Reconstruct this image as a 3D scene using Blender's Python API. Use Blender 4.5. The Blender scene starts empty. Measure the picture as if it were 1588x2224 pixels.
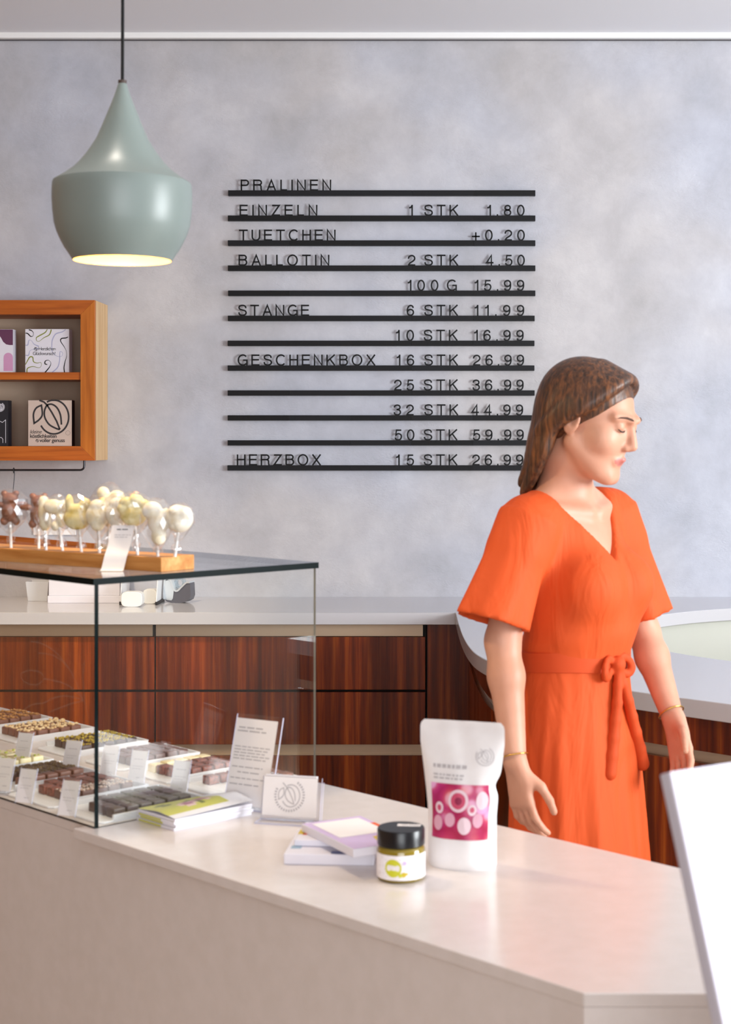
import bpy, bmesh, math, random
import numpy as np
from mathutils import Vector, Matrix

SC = bpy.context.scene
COL = SC.collection
PI = math.pi
R = math.radians

# ------------------------------------------------------------------ camera
EYE = 1.54            # lens height above the floor
FPX = 3400.0          # focal length in pixels of the 1588 px wide frame
VPX, VPY = 950.0, 955.0
cam_d = bpy.data.cameras.new('camera')
cam_d.sensor_fit = 'HORIZONTAL'
cam_d.sensor_width = 24.0
cam_d.lens = FPX / 1588.0 * 24.0
cam_d.shift_x = -(VPX - 794.0) / 1588.0
cam_d.shift_y = (VPY - 1112.0) / 1588.0
cam_d.clip_start = 0.05
cam_d.dof.use_dof = True
cam_d.dof.focus_distance = 6.2
cam_d.dof.aperture_fstop = 8.5
cam = bpy.data.objects.new('camera', cam_d)
cam.location = (0, 0, EYE)
cam.rotation_euler = (R(90), 0, 0)
COL.objects.link(cam)
SC.camera = cam

# ------------------------------------------------------------------ world and lights
world = bpy.data.worlds.new('world')
SC.world = world
world.use_nodes = True
bgn = world.node_tree.nodes['Background']
bgn.inputs[0].default_value = (0.84, 0.91, 1.0, 1)
bgn.inputs[1].default_value = 1.0

def area(name, loc, target, sx, sy, power, color):
    d = bpy.data.lights.new(name, 'AREA')
    d.shape = 'RECTANGLE'; d.size = sx; d.size_y = sy
    d.energy = power; d.color = color
    o = bpy.data.objects.new(name, d)
    o.location = loc
    o.rotation_euler = (Vector(target) - Vector(loc)).to_track_quat('-Z', 'Y').to_euler()
    COL.objects.link(o)
    return o

def spot(name, loc, target, power, color, angle=50, blend=0.6, size=0.05):
    d = bpy.data.lights.new(name, 'SPOT')
    d.energy = power; d.color = color; d.spot_size = R(angle); d.spot_blend = blend
    d.shadow_soft_size = size
    o = bpy.data.objects.new(name, d)
    o.location = loc
    o.rotation_euler = (Vector(target) - Vector(loc)).to_track_quat('-Z', 'Y').to_euler()
    COL.objects.link(o)
    return o

area('shop_window_daylight', (4.5, 2.08, 1.72), (-0.4, 6.2, 1.35), 2.8, 1.5, 206, (0.93, 0.975, 1.0))
area('street_window_daylight', (0.15, -2.6, 1.6), (0.1, 2.5, 1.1), 2.6, 2.0, 44, (0.96, 0.98, 1.0))
spot('ceiling_spot_counter', (-0.72, 2.78, 3.14), (-0.70, 2.80, 1.0), 14, (1.0, 0.91, 0.80), 62, 0.7, 0.06)
spot('ceiling_spot_cabinets', (-1.5, 4.2, 3.14), (-1.4, 5.85, 0.70), 130, (1.0, 0.80, 0.55), 36, 0.8)

vs = SC.view_settings
SC.display_settings.display_device = 'sRGB'
vs.view_transform = 'Standard'
vs.look = 'None'
vs.gamma = 1.0
vs.exposure = 0.95
vs.use_curve_mapping = False
cy = SC.cycles
cy.max_bounces = 10; cy.transparent_max_bounces = 24; cy.glossy_bounces = 5
cy.transmission_bounces = 8; cy.diffuse_bounces = 5
cy.caustics_reflective = False; cy.caustics_refractive = False
cy.sample_clamp_indirect = 4.0
cy.use_denoising = True

# ------------------------------------------------------------------ small helpers
def lin(c):
    return tuple(((v / 255.0) / 12.92 if v / 255.0 <= 0.04045 else ((v / 255.0 + 0.055) / 1.055) ** 2.4) for v in c)

def at(px, py, z):
    """the point of the horizontal plane at height z that the photo shows at pixel px, py"""
    Y = FPX * (EYE - z) / (py - VPY)
    return Vector(((px - VPX) / FPX * Y, Y, z))

def on(px, py, Y):
    """the point at distance Y that the photo shows at pixel px, py"""
    return Vector(((px - VPX) / FPX * Y, Y, EYE - (py - VPY) / FPX * Y))

MATS = {}
def mat(name, rgb, rough=0.5, metal=0.0, spec=0.5, coat=0.0, emit=None, estr=0.0, sss=0.0):
    if name in MATS:
        return MATS[name]
    m = bpy.data.materials.new(name)
    m.use_nodes = True
    b = m.node_tree.nodes['Principled BSDF']
    b.inputs['Base Color'].default_value = (*lin(rgb), 1)
    b.inputs['Roughness'].default_value = rough
    b.inputs['Metallic'].default_value = metal
    b.inputs['Specular IOR Level'].default_value = spec
    b.inputs['Coat Weight'].default_value = coat
    b.inputs['Coat Roughness'].default_value = 0.08
    if emit:
        b.inputs['Emission Color'].default_value = (*lin(emit), 1)
        b.inputs['Emission Strength'].default_value = estr
    if sss:
        b.inputs['Subsurface Weight'].default_value = sss
        b.inputs['Subsurface Radius'].default_value = (0.012, 0.005, 0.003)
        b.inputs['Subsurface Scale'].default_value = 0.6
    MATS[name] = m
    return m

def nodes_of(m):
    nt = m.node_tree
    return nt, nt.nodes, nt.links, nt.nodes['Principled BSDF']

def noise_color(m, c0, c1, scale=(4, 4, 4), detail=6, lo=0.35, hi=0.65, bump=0.0, bscale=60, mid=None, rough=0.55, dist=0.0):
    """two- or three-tone noise colour and a fine bump, in object coordinates"""
    nt, N, L, b = nodes_of(m)
    tc = N.new('ShaderNodeTexCoord')
    mp = N.new('ShaderNodeMapping'); mp.inputs['Scale'].default_value = scale
    L.new(tc.outputs['Object'], mp.inputs['Vector'])
    ns = N.new('ShaderNodeTexNoise'); ns.inputs['Scale'].default_value = 1.0
    ns.inputs['Detail'].default_value = detail; ns.inputs['Roughness'].default_value = rough
    ns.inputs['Distortion'].default_value = dist
    L.new(mp.outputs[0], ns.inputs['Vector'])
    cr = N.new('ShaderNodeValToRGB')
    cr.color_ramp.elements[0].position = lo; cr.color_ramp.elements[0].color = (*lin(c0), 1)
    cr.color_ramp.elements[1].position = hi; cr.color_ramp.elements[1].color = (*lin(c1), 1)
    if mid:
        e = cr.color_ramp.elements.new((lo + hi) / 2); e.color = (*lin(mid), 1)
    L.new(ns.outputs['Fac'], cr.inputs[0])
    L.new(cr.outputs[0], b.inputs['Base Color'])
    if bump:
        n2 = N.new('ShaderNodeTexNoise'); n2.inputs['Scale'].default_value = bscale; n2.inputs['Detail'].default_value = 5
        L.new(tc.outputs['Object'], n2.inputs['Vector'])
        bp = N.new('ShaderNodeBump'); bp.inputs['Strength'].default_value = bump; bp.inputs['Distance'].default_value = 0.004
        L.new(n2.outputs['Fac'], bp.inputs['Height'])
        L.new(bp.outputs[0], b.inputs['Normal'])
    return m

def wood(name, dark, midc, light, scale, rough=0.3, coat=0.0, lo=0.3, hi=0.7, strips=None):
    """stretched-noise grain; scale is large across the grain, small along it"""
    m = mat(name, midc, rough, coat=coat, spec=0.35)
    noise_color(m, dark, light, scale, 8, lo, hi, mid=midc, rough=0.62, dist=0.25)
    if strips:
        nt, N, L, b = nodes_of(m)
        tc = N.new('ShaderNodeTexCoord')
        mp = N.new('ShaderNodeMapping'); mp.inputs['Scale'].default_value = strips
        L.new(tc.outputs['Object'], mp.inputs['Vector'])
        vo = N.new('ShaderNodeTexNoise'); vo.inputs['Scale'].default_value = 1.0; vo.inputs['Detail'].default_value = 1.5
        L.new(mp.outputs[0], vo.inputs['Vector'])
        cr = N.new('ShaderNodeValToRGB'); cr.color_ramp.elements[0].position = 0.38; cr.color_ramp.elements[1].position = 0.62
        cr.color_ramp.elements[0].color = (0.42, 0.36, 0.33, 1); cr.color_ramp.elements[1].color = (1.25, 1.2, 1.1, 1)
        L.new(vo.outputs['Fac'], cr.inputs[0])
        mx = N.new('ShaderNodeMix'); mx.data_type = 'RGBA'; mx.blend_type = 'MULTIPLY'; mx.inputs[0].default_value = 1.0
        src = b.inputs['Base Color'].links[0].from_socket
        L.new(src, mx.inputs[6]); L.new(cr.outputs[0], mx.inputs[7])
        L.new(mx.outputs[2], b.inputs['Base Color'])
    return m

def clear(name, tint=(1, 1, 1), f0=0.04, rough=0.0, extra=0.0, gain=1.0):
    """thin clear sheet: transparent plus mirror reflection by the viewing angle (Schlick)"""
    if name in MATS:
        return MATS[name]
    m = bpy.data.materials.new(name); m.use_nodes = True
    nt = m.node_tree; N = nt.nodes; L = nt.links; N.clear()
    lw = N.new('ShaderNodeLayerWeight'); lw.inputs['Blend'].default_value = 0.5
    pw = N.new('ShaderNodeMath'); pw.operation = 'POWER'; pw.inputs[1].default_value = 5.0
    L.new(lw.outputs['Facing'], pw.inputs[0])
    ma = N.new('ShaderNodeMath'); ma.operation = 'MULTIPLY_ADD'
    ma.inputs[1].default_value = (1.0 - f0) * gain; ma.inputs[2].default_value = f0 + extra
    ma.use_clamp = True
    L.new(pw.outputs[0], ma.inputs[0])
    tr = N.new('ShaderNodeBsdfTransparent'); tr.inputs[0].default_value = (*tint, 1)
    gl = N.new('ShaderNodeBsdfGlossy'); gl.inputs['Roughness'].default_value = rough; gl.inputs[0].default_value = (1, 1, 1, 1)
    mx = N.new('ShaderNodeMixShader')
    L.new(ma.outputs[0], mx.inputs[0]); L.new(tr.outputs[0], mx.inputs[1]); L.new(gl.outputs[0], mx.inputs[2])
    o = N.new('ShaderNodeOutputMaterial'); L.new(mx.outputs[0], o.inputs[0])
    MATS[name] = m
    return m

def frame(o, x, y):
    """matrix of a flat sheet with origin o and in-plane axes x, y"""
    x = Vector(x).normalized(); y = Vector(y); y = (y - x * y.dot(x)).normalized(); n = x.cross(y)
    M = Matrix((x, y, n)).transposed().to_4x4(); M.translation = Vector(o)
    return M

class MB:
    """collects shapes into one mesh"""
    def __init__(self):
        self.v = []; self.f = []; self.m = []
    def add(self, verts, faces, mi=0, M=None):
        k = len(self.v)
        for p in verts:
            p = Vector(p)
            self.v.append(M @ p if M is not None else p)
        for f in faces:
            self.f.append([k + i for i in f]); self.m.append(mi)
        return self
    def box(self, a, b, mi=0, M=None):
        x0, y0, z0 = a; x1, y1, z1 = b
        v = [(x0, y0, z0), (x1, y0, z0), (x1, y1, z0), (x0, y1, z0), (x0, y0, z1), (x1, y0, z1), (x1, y1, z1), (x0, y1, z1)]
        return self.add(v, [(0, 3, 2, 1), (4, 5, 6, 7), (0, 1, 5, 4), (1, 2, 6, 5), (2, 3, 7, 6), (3, 0, 4, 7)], mi, M)
    def prism(self, pts, z0, z1, mi=0, M=None, side=None):
        n = len(pts)
        ar = sum(pts[i][0] * pts[(i + 1) % n][1] - pts[(i + 1) % n][0] * pts[i][1] for i in range(n))
        if ar < 0:
            pts = pts[::-1]
        v = [(x, y, z0) for x, y in pts] + [(x, y, z1) for x, y in pts]
        self.add(v, [tuple(range(n - 1, -1, -1)), tuple(range(n, 2 * n))], mi, M)
        k = len(self.v) - 2 * n
        for i in range(n):
            j = (i + 1) % n
            self.f.append([k + i, k + j, k + n + j, k + n + i]); self.m.append(mi if side is None else side)
        return self
    def lathe(self, prof, n=48, mi=0, M=None, mis=None):
        v = []; f = []; mm = []
        for r, z in prof:
            for i in range(n):
                a = 2 * PI * i / n
                v.append((r * math.cos(a), r * math.sin(a), z))
        for k in range(len(prof) - 1):
            for i in range(n):
                j = (i + 1) % n
                f.append((k * n + i, k * n + j, (k + 1) * n + j, (k + 1) * n + i)); mm.append(mis[k] if mis else mi)
        base = len(self.v)
        self.add(v, f, mi, M)
        self.m[-len(f):] = mm
        if prof[0][0] > 1e-6:
            pass
        return self
    def disc(self, r, z, n=48, mi=0, M=None, up=True):
        v = [(r * math.cos(2 * PI * i / n), r * math.sin(2 * PI * i / n), z) for i in range(n)]
        return self.add(v, [tuple(range(n)) if up else tuple(range(n - 1, -1, -1))], mi, M)
    def tube(self, path, r, n=12, mi=0, M=None, radii=None, caps=True):
        path = [Vector(p) for p in path]
        k = len(path); v = []; f = []
        up = Vector((0.13, 0.31, 0.94)).normalized()
        for i, p in enumerate(path):
            t = (path[min(i + 1, k - 1)] - path[max(i - 1, 0)]).normalized()
            a = t.cross(up)
            if a.length < 1e-4:
                a = t.cross(Vector((1, 0, 0)))
            a.normalize(); b = t.cross(a)
            rr = radii[i] if radii else r
            for j in range(n):
                w = 2 * PI * j / n
                v.append(p + a * (rr * math.cos(w)) + b * (rr * math.sin(w)))
        for i in range(k - 1):
            for j in range(n):
                q = (j + 1) % n
                f.append((i * n + j, i * n + q, (i + 1) * n + q, (i + 1) * n + j))
        if caps:
            f.append(tuple(range(n - 1, -1, -1))); f.append(tuple(range((k - 1) * n, k * n)))
        return self.add(v, f, mi, M)
    def stroke(self, pts, w, M=None, closed=False, depth=0.0, mi=0, widths=None, z=0.0):
        """a mitred pen stroke in the local xy plane, printed flat or given a thickness"""
        P = [Vector((p[0], p[1])) for p in pts]
        Q = [P[0]]
        for p in P[1:]:
            if (p - Q[-1]).length > 1e-7:
                Q.append(p)
        P = Q; n = len(P)
        if n < 2:
            return self
        lft = []; rgt = []
        for i in range(n):
            if closed:
                a = P[i] - P[i - 1]; b = P[(i + 1) % n] - P[i]
            else:
                a = P[i] - P[max(i - 1, 0)] if i > 0 else P[1] - P[0]
                b = P[min(i + 1, n - 1)] - P[i] if i < n - 1 else P[n - 1] - P[n - 2]
            a = a.normalized() if a.length > 1e-9 else b.normalized()
            b = b.normalized() if b.length > 1e-9 else a
            na = Vector((-a.y, a.x)); nb = Vector((-b.y, b.x))
            mt = na + nb
            if mt.length < 1e-3:
                mt = na
            mt.normalize()
            s = 1.0 / max(0.45, mt.dot(na))
            ww = (widths[i] if widths else w) / 2
            lft.append(P[i] + mt * (ww * s)); rgt.append(P[i] - mt * (ww * s))
        m = n if closed else n - 1
        if depth <= 0:
            v = [(p.x, p.y, z) for p in lft] + [(p.x, p.y, z) for p in rgt]
            f = [(n + i, n + (i + 1) % n, (i + 1) % n, i) for i in range(m)]
            return self.add(v, f, mi, M)
        v = [(p.x, p.y, z + depth) for p in lft] + [(p.x, p.y, z + depth) for p in rgt] + [(p.x, p.y, z) for p in lft] + [(p.x, p.y, z) for p in rgt]
        f = []
        for i in range(m):
            j = (i + 1) % n
            f += [(n + i, n + j, j, i), (2 * n + i, 2 * n + j, 3 * n + j, 3 * n + i), (i, j, 2 * n + j, 2 * n + i), (3 * n + i, 3 * n + j, n + j, n + i)]
        if not closed:
            f += [(0, 2 * n, 3 * n, n), (n - 1, 2 * n - 1, 4 * n - 1, 3 * n - 1)]
        return self.add(v, f, mi, M)
    def fill(self, pts, M=None, mi=0, z=0.0):
        return self.add([(x, y, z) for x, y in pts], [tuple(range(len(pts)))], mi, M)
    def mesh(self, name):
        me = bpy.data.meshes.new(name)
        me.from_pydata([tuple(p) for p in self.v], [], self.f)
        me.polygons.foreach_set('material_index', self.m)
        me.update()
        return me
    def build(self, name, mats, parent=None, smooth=False, bevel=0.0, seg=2, clean=False):
        me = self.mesh(name)
        if clean:
            bm = bmesh.new(); bm.from_mesh(me)
            bmesh.ops.remove_doubles(bm, verts=bm.verts, dist=1e-5)
            bmesh.ops.recalc_face_normals(bm, faces=bm.faces)
            bm.to_mesh(me); bm.free()
        return put(name, me, mats, parent, smooth, bevel, seg)

def put(name, me, mats, parent=None, smooth=False, bevel=0.0, seg=2):
    for m in (mats if isinstance(mats, (list, tuple)) else [mats]):
        me.materials.append(m)
    if smooth:
        me.polygons.foreach_set('use_smooth', [True] * len(me.polygons))
        if smooth == 'auto':
            try:
                me.set_sharp_from_angle(angle=R(38))
            except Exception:
                pass
    o = bpy.data.objects.new(name, me)
    COL.objects.link(o)
    if parent:
        o.parent = parent
    if bevel:
        b = o.modifiers.new('bevel', 'BEVEL'); b.width = bevel; b.segments = seg; b.limit_method = 'ANGLE'; b.angle_limit = R(40)
        b.harden_normals = False
    return o

def tag(o, label, cat, group=None):
    o['label'] = label; o['category'] = cat
    if group:
        o['group'] = group
    return o

def struct(o):
    o['kind'] = 'structure'
    return o

def thing(name, label, cat, loc=(0, 0, 0), rotz=0.0, group=None):
    o = bpy.data.objects.new(name, None)
    o.empty_display_size = 0.05
    o.location = loc; o.rotation_euler = (0, 0, rotz)
    COL.objects.link(o)
    return tag(o, label, cat, group)

def copy_tree(o, parent=None):
    c = o.copy(); COL.objects.link(c)
    if parent:
        c.parent = parent
    for ch in [q for q in bpy.data.objects if q.parent == o]:
        copy_tree(ch, c)
    return c

def spline(pts, n=10, closed=False):
    P = [Vector(p) for p in pts]; k = len(P); out = []
    rng = k if closed else k - 1
    for i in range(rng):
        if closed:
            a, b, c, d = P[i - 1], P[i], P[(i + 1) % k], P[(i + 2) % k]
        else:
            a, b, c, d = P[max(i - 1, 0)], P[i], P[i + 1], P[min(i + 2, k - 1)]
        for s in range(n):
            t = s / n
            out.append(0.5 * ((2 * b) + (c - a) * t + (2 * a - 5 * b + 4 * c - d) * t * t + (3 * b - a - 3 * c + d) * t ** 3))
    if not closed:
        out.append(P[-1])
    return out

def arc(cx, cy_, rx, ry, a0, a1, n=14):
    return [(cx + rx * math.cos(R(a0 + (a1 - a0) * i / n)), cy_ + ry * math.sin(R(a0 + (a1 - a0) * i / n))) for i in range(n + 1)]

def text_mesh(body, size, M, name, align='LEFT', shear=0.0, fat=0.0, space=1.0):
    cu = bpy.data.curves.new(name, 'FONT')
    cu.body = body; cu.size = size; cu.align_x = align; cu.shear = shear; cu.offset = fat; cu.space_character = space
    cu.resolution_u = 4
    t = bpy.data.objects.new(name, cu); COL.objects.link(t)
    dg = bpy.context.evaluated_depsgraph_get()
    me = bpy.data.meshes.new_from_object(t.evaluated_get(dg))
    me.transform(M)
    me.materials.clear()
    bpy.data.objects.remove(t); bpy.data.curves.remove(cu)
    return me

def lettering(body, size, M, m, parent, align='LEFT', shear=0.0, fat=0.0, space=1.0, name='lettering'):
    return put(name, text_mesh(body, size, M, name, align, shear, fat, space), m, parent)

def scribble(mb, x0, x1, y, h, M, seed=0, mi=0, z=0.0):
    """a line of print too small to read: word-long grey dashes"""
    rd = random.Random(seed); x = x0
    while x < x1 - h:
        w = min(x1 - x, h * rd.uniform(2.2, 5.5))
        mb.fill([(x, y), (x + w, y), (x + w, y + h * 0.62), (x, y + h * 0.62)], M, mi, z)
        x += w + h * 0.7

# ---- signed-distance modelling: smooth unions of simple solids, meshed by surface nets
class Field:
    def __init__(self, lo, hi, h):
        self.lo = np.array(lo, float); self.h = h
        n = np.ceil((np.array(hi, float) - self.lo) / h).astype(int) + 1
        self.F = np.full(n, 1.0, np.float32); self.n = n
    def _box(self, lo, hi, pad):
        a = np.clip(np.floor((np.array(lo) - pad - self.lo) / self.h).astype(int), 0, self.n - 1)
        b = np.clip(np.ceil((np.array(hi) + pad - self.lo) / self.h).astype(int) + 1, 1, self.n)
        ax = [(self.lo[i] + self.h * np.arange(a[i], b[i])).astype(np.float32) for i in range(3)]
        return (slice(a[0], b[0]), slice(a[1], b[1]), slice(a[2], b[2])), np.meshgrid(*ax, indexing='ij', sparse=True)
    def add(self, fn, lo, hi, k=0.01):
        s, (x, y, z) = self._box(lo, hi, k + 3 * self.h)
        d = fn(x, y, z).astype(np.float32); a = self.F[s]
        t = np.clip(0.5 + 0.5 * (a - d) / k, 0, 1)
        self.F[s] = a * (1 - t) + d * t - k * t * (1 - t)
    def cut(self, fn, lo, hi, k=0.01):
        s, (x, y, z) = self._box(lo, hi, k + 3 * self.h)
        d = -fn(x, y, z).astype(np.float32); a = self.F[s]
        t = np.clip(0.5 - 0.5 * (a - d) / k, 0, 1)
        self.F[s] = a * (1 - t) + d * t + k * t * (1 - t)
    def cone(self, p, q, r0, r1, k=0.01, sub=False):
        p = np.array(p, float); q = np.array(q, float); v = q - p; vv = max(float(v @ v), 1e-12)
        def fn(x, y, z):
            t = np.clip(((x - p[0]) * v[0] + (y - p[1]) * v[1] + (z - p[2]) * v[2]) / vv, 0, 1)
            return np.sqrt((x - p[0] - t * v[0]) ** 2 + (y - p[1] - t * v[1]) ** 2 + (z - p[2] - t * v[2]) ** 2) - (r0 + (r1 - r0) * t)
        m = max(r0, r1)
        (self.cut if sub else self.add)(fn, np.minimum(p, q) - m, np.maximum(p, q) + m, k)
    def ell(self, c, r, k=0.01, rot=None, sub=False):
        c = np.array(c, float); r = np.array(r, float)
        Mx = np.array(rot, float) if rot is not None else np.eye(3)      # columns: local axes
        def fn(x, y, z):
            X, Y, Z = x - c[0], y - c[1], z - c[2]
            u = (Mx[0, 0] * X + Mx[1, 0] * Y + Mx[2, 0] * Z) / r[0]
            v = (Mx[0, 1] * X + Mx[1, 1] * Y + Mx[2, 1] * Z) / r[1]
            w = (Mx[0, 2] * X + Mx[1, 2] * Y + Mx[2, 2] * Z) / r[2]
            q = np.sqrt(u * u + v * v + w * w) + 1e-6
            g = np.sqrt((u / r[0]) ** 2 + (v / r[1]) ** 2 + (w / r[2]) ** 2) + 1e-6
            return q * (q - 1.0) / g
        m = r.max() if rot is not None else r
        (self.cut if sub else self.add)(fn, c - m, c + m, k)
    def mesh(self, name):
        F = self.F; s = F < 0
        nx, ny, nz = F.shape
        cnt = np.zeros((nx - 1, ny - 1, nz - 1), np.uint8)
        offs = [(i, j, k) for i in (0, 1) for j in (0, 1) for k in (0, 1)]
        for i, j, k in offs:
            cnt += s[i:nx - 1 + i, j:ny - 1 + j, k:nz - 1 + k]
        I = np.argwhere((cnt > 0) & (cnt < 8))
        idx = np.full(cnt.shape, -1, np.int32)
        idx[I[:, 0], I[:, 1], I[:, 2]] = np.arange(len(I))
        acc = np.zeros((len(I), 3)); num = np.zeros(len(I))
        for a in offs:
            for ax in range(3):
                if a[ax]:
                    continue
                b = list(a); b[ax] = 1
                fa = F[I[:, 0] + a[0], I[:, 1] + a[1], I[:, 2] + a[2]].astype(float)
                fb = F[I[:, 0] + b[0], I[:, 1] + b[1], I[:, 2] + b[2]].astype(float)
                m = (fa < 0) != (fb < 0)
                t = np.where(m, fa / np.where(m, fa - fb, 1), 0)
                p = np.tile(np.array(a, float), (len(I), 1)); p[:, ax] = t
                acc[m] += p[m]; num[m] += 1
        V = (I + acc / num[:, None]) * self.h + self.lo
        faces = []
        for ax in range(3):
            o1, o2 = (ax + 1) % 3, (ax + 2) % 3
            a = [slice(1, -1)] * 3; b = [slice(1, -1)] * 3
            a[ax] = slice(0, -1); b[ax] = slice(1, None)
            sa = s[tuple(a)]; sb = s[tuple(b)]
            E = np.argwhere(sa != sb)
            fl = sa[E[:, 0], E[:, 1], E[:, 2]]
            base = E.copy(); base[:, o1] += 1; base[:, o2] += 1
            def cell(d1, d2):
                c = base.copy(); c[:, o1] -= d1; c[:, o2] -= d2
                return idx[c[:, 0], c[:, 1], c[:, 2]]
            q = np.stack([cell(1, 1), cell(0, 1), cell(0, 0), cell(1, 0)], 1)
            q[~fl] = q[~fl][:, ::-1]
            faces.append(q)
        Q = np.concatenate(faces)
        Q = Q[(Q >= 0).all(1)]
        me = bpy.data.meshes.new(name)
        me.vertices.add(len(V)); me.vertices.foreach_set('co', V.astype(np.float32).ravel())
        me.loops.add(Q.size); me.loops.foreach_set('vertex_index', Q.astype(np.int32).ravel())
        me.polygons.add(len(Q))
        me.polygons.foreach_set('loop_start', np.arange(0, Q.size, 4, dtype=np.int32))
        me.update(calc_edges=True)
        me.polygons.foreach_set('use_smooth', np.ones(len(Q), bool))
        return me

# ================================================================== materials
M_plaster = mat('trowelled_plaster', (176, 174, 178), 0.62, spec=0.3)
def plaster():
    nt, N, L, b = nodes_of(M_plaster)
    tc = N.new('ShaderNodeTexCoord')
    def noise(scale, detail, rough, dist=0.0, mscale=(1, 1, 1), rot=(0, 0, 0)):
        mp = N.new('ShaderNodeMapping'); mp.inputs['Scale'].default_value = mscale; mp.inputs['Rotation'].default_value = rot
        L.new(tc.outputs['Object'], mp.inputs[0])
        n = N.new('ShaderNodeTexNoise'); n.inputs['Scale'].default_value = scale; n.inputs['Detail'].default_value = detail
        n.inputs['Roughness'].default_value = rough; n.inputs['Distortion'].default_value = dist
        L.new(mp.outputs[0], n.inputs['Vector'])
        return n
    n1 = noise(3.4, 10, 0.68, 0.15)
    cr = N.new('ShaderNodeValToRGB')
    e = cr.color_ramp.elements
    e[0].position = 0.30; e[0].color = (*lin((178, 178, 181)), 1)
    e[1].position = 0.70; e[1].color = (*lin((206, 206, 209)), 1)
    k = e.new(0.5); k.color = (*lin((192, 192, 196)), 1)
    L.new(n1.outputs['Fac'], cr.inputs[0])
    n3 = noise(1.1, 3, 0.5)
    c3 = N.new('ShaderNodeValToRGB')
    c3.color_ramp.elements[0].position = 0.4; c3.color_ramp.elements[0].color = (*lin((250, 246, 244)), 1)
    c3.color_ramp.elements[1].position = 0.6; c3.color_ramp.elements[1].color = (*lin((243, 246, 255)), 1)
    L.new(n3.outputs['Fac'], c3.inputs[0])
    mx = N.new('ShaderNodeMix'); mx.data_type = 'RGBA'; mx.blend_type = 'MULTIPLY'; mx.inputs[0].default_value = 1
    L.new(cr.outputs[0], mx.inputs[6]); L.new(c3.outputs[0], mx.inputs[7])
    L.new(mx.outputs[2], b.inputs['Base Color'])
    # trowel strokes: fine stretched ridges in patches
    h1 = noise(34, 5, 0.6, 1.6, (1.0, 1, 1.7), (0, 0.5, 0))
    h2 = noise(5.0, 6, 0.6, 0.2)
    pm = N.new('ShaderNodeMath'); pm.operation = 'MULTIPLY'
    p2 = N.new('ShaderNodeValToRGB'); p2.color_ramp.elements[0].position = 0.45; p2.color_ramp.elements[1].position = 0.66
    L.new(noise(3.3, 3, 0.55).outputs['Fac'], p2.inputs[0])
    L.new(h1.outputs['Fac'], pm.inputs[0]); L.new(p2.outputs[0], pm.inputs[1])
    ad = N.new('ShaderNodeMath'); ad.operation = 'ADD'
    L.new(pm.outputs[0], ad.inputs[0]); L.new(h2.outputs['Fac'], ad.inputs[1])
    bp = N.new('ShaderNodeBump'); bp.inputs['Strength'].default_value = 0.32; bp.inputs['Distance'].default_value = 0.01
    L.new(ad.outputs[0], bp.inputs['Height']); L.new(bp.outputs[0], b.inputs['Normal'])
plaster()
M_ceil = mat('ceiling_paint', (240, 241, 246), 0.8)
M_trim = mat('white_trim', (240, 240, 240), 0.5)
M_warmwall = noise_color(mat('warm_wall_paint', (190, 148, 112), 0.8), (182, 140, 104), (198, 156, 120), (2, 2, 2), 4)
M_rightwall = mat('right_wall_paint', (176, 172, 168), 0.8)
M_floor = wood('oak_floor', (140, 118, 96), (170, 150, 128), (190, 172, 150), (1.2, 14, 14), 0.4)
M_solid = noise_color(mat('mineral_worktop', (216, 207, 202), 0.2, spec=0.5), (214, 205, 200), (218, 209, 205), (30, 30, 30), 3)
M_solid_back = mat('mineral_back_worktop', (200, 198, 202), 0.14, spec=0.5)
M_apron = mat('cream_inner_wall', (198, 198, 188), 0.45)
M_walnut = wood('rosewood_veneer', (60, 18, 8), (124, 50, 16), (172, 88, 26), (40, 40, 1.3), 0.27, lo=0.28, hi=0.72, strips=(7, 7, 0.05))
M_dark = mat('black_gap', (12, 11, 12), 0.7)
M_brass = mat('champagne_metal', (196, 176, 152), 0.4, metal=0.7)
M_cherry_h = wood('cherry_wood_lengthwise', (138, 66, 20), (178, 92, 30), (198, 114, 44), (1.6, 14, 34), 0.42, lo=0.3, hi=0.7)
M_cherry_v = wood('cherry_wood_upright', (150, 78, 22), (188, 106, 36), (204, 126, 52), (34, 14, 1.6), 0.42, lo=0.3, hi=0.7)
M_side = wood('pale_side_wood', (196, 154, 104), (212, 174, 126), (222, 188, 142), (14, 30, 1.5), 0.45)
M_backp = mat('cabinet_back_panel', (186, 166, 146), 0.6)
M_black = mat('black_satin', (12, 12, 14), 0.5, spec=0.25)
M_rails = [mat('rail_black_%d' % i, c, 0.5, spec=0.25) for i, c in enumerate([(9, 9, 11), (13, 13, 16), (18, 19, 23), (10, 10, 12), (16, 16, 20)])]
M_white = mat('white_plastic', (238, 238, 240), 0.3)
M_paper = mat('white_paper', (236, 232, 232), 0.6)
M_print = mat('grey_print', (186, 182, 184), 0.7)
M_printd = mat('dark_print', (48, 44, 46), 0.7)
M_glass = clear('clear_glass', (0.985, 0.995, 0.99))
M_gedge = mat('green_glass_edge', (5, 17, 18), 0.2, spec=0.04)
M_acryl = clear('clear_acrylic', (0.99, 0.99, 1.0), 0.05, 0.02)
M_aedge = mat('bright_acrylic_edge', (196, 196, 214), 0.15, spec=0.8)
M_film = clear('crinkled_film', (1, 1, 1), 0.08, 0.08, 0.09)

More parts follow.
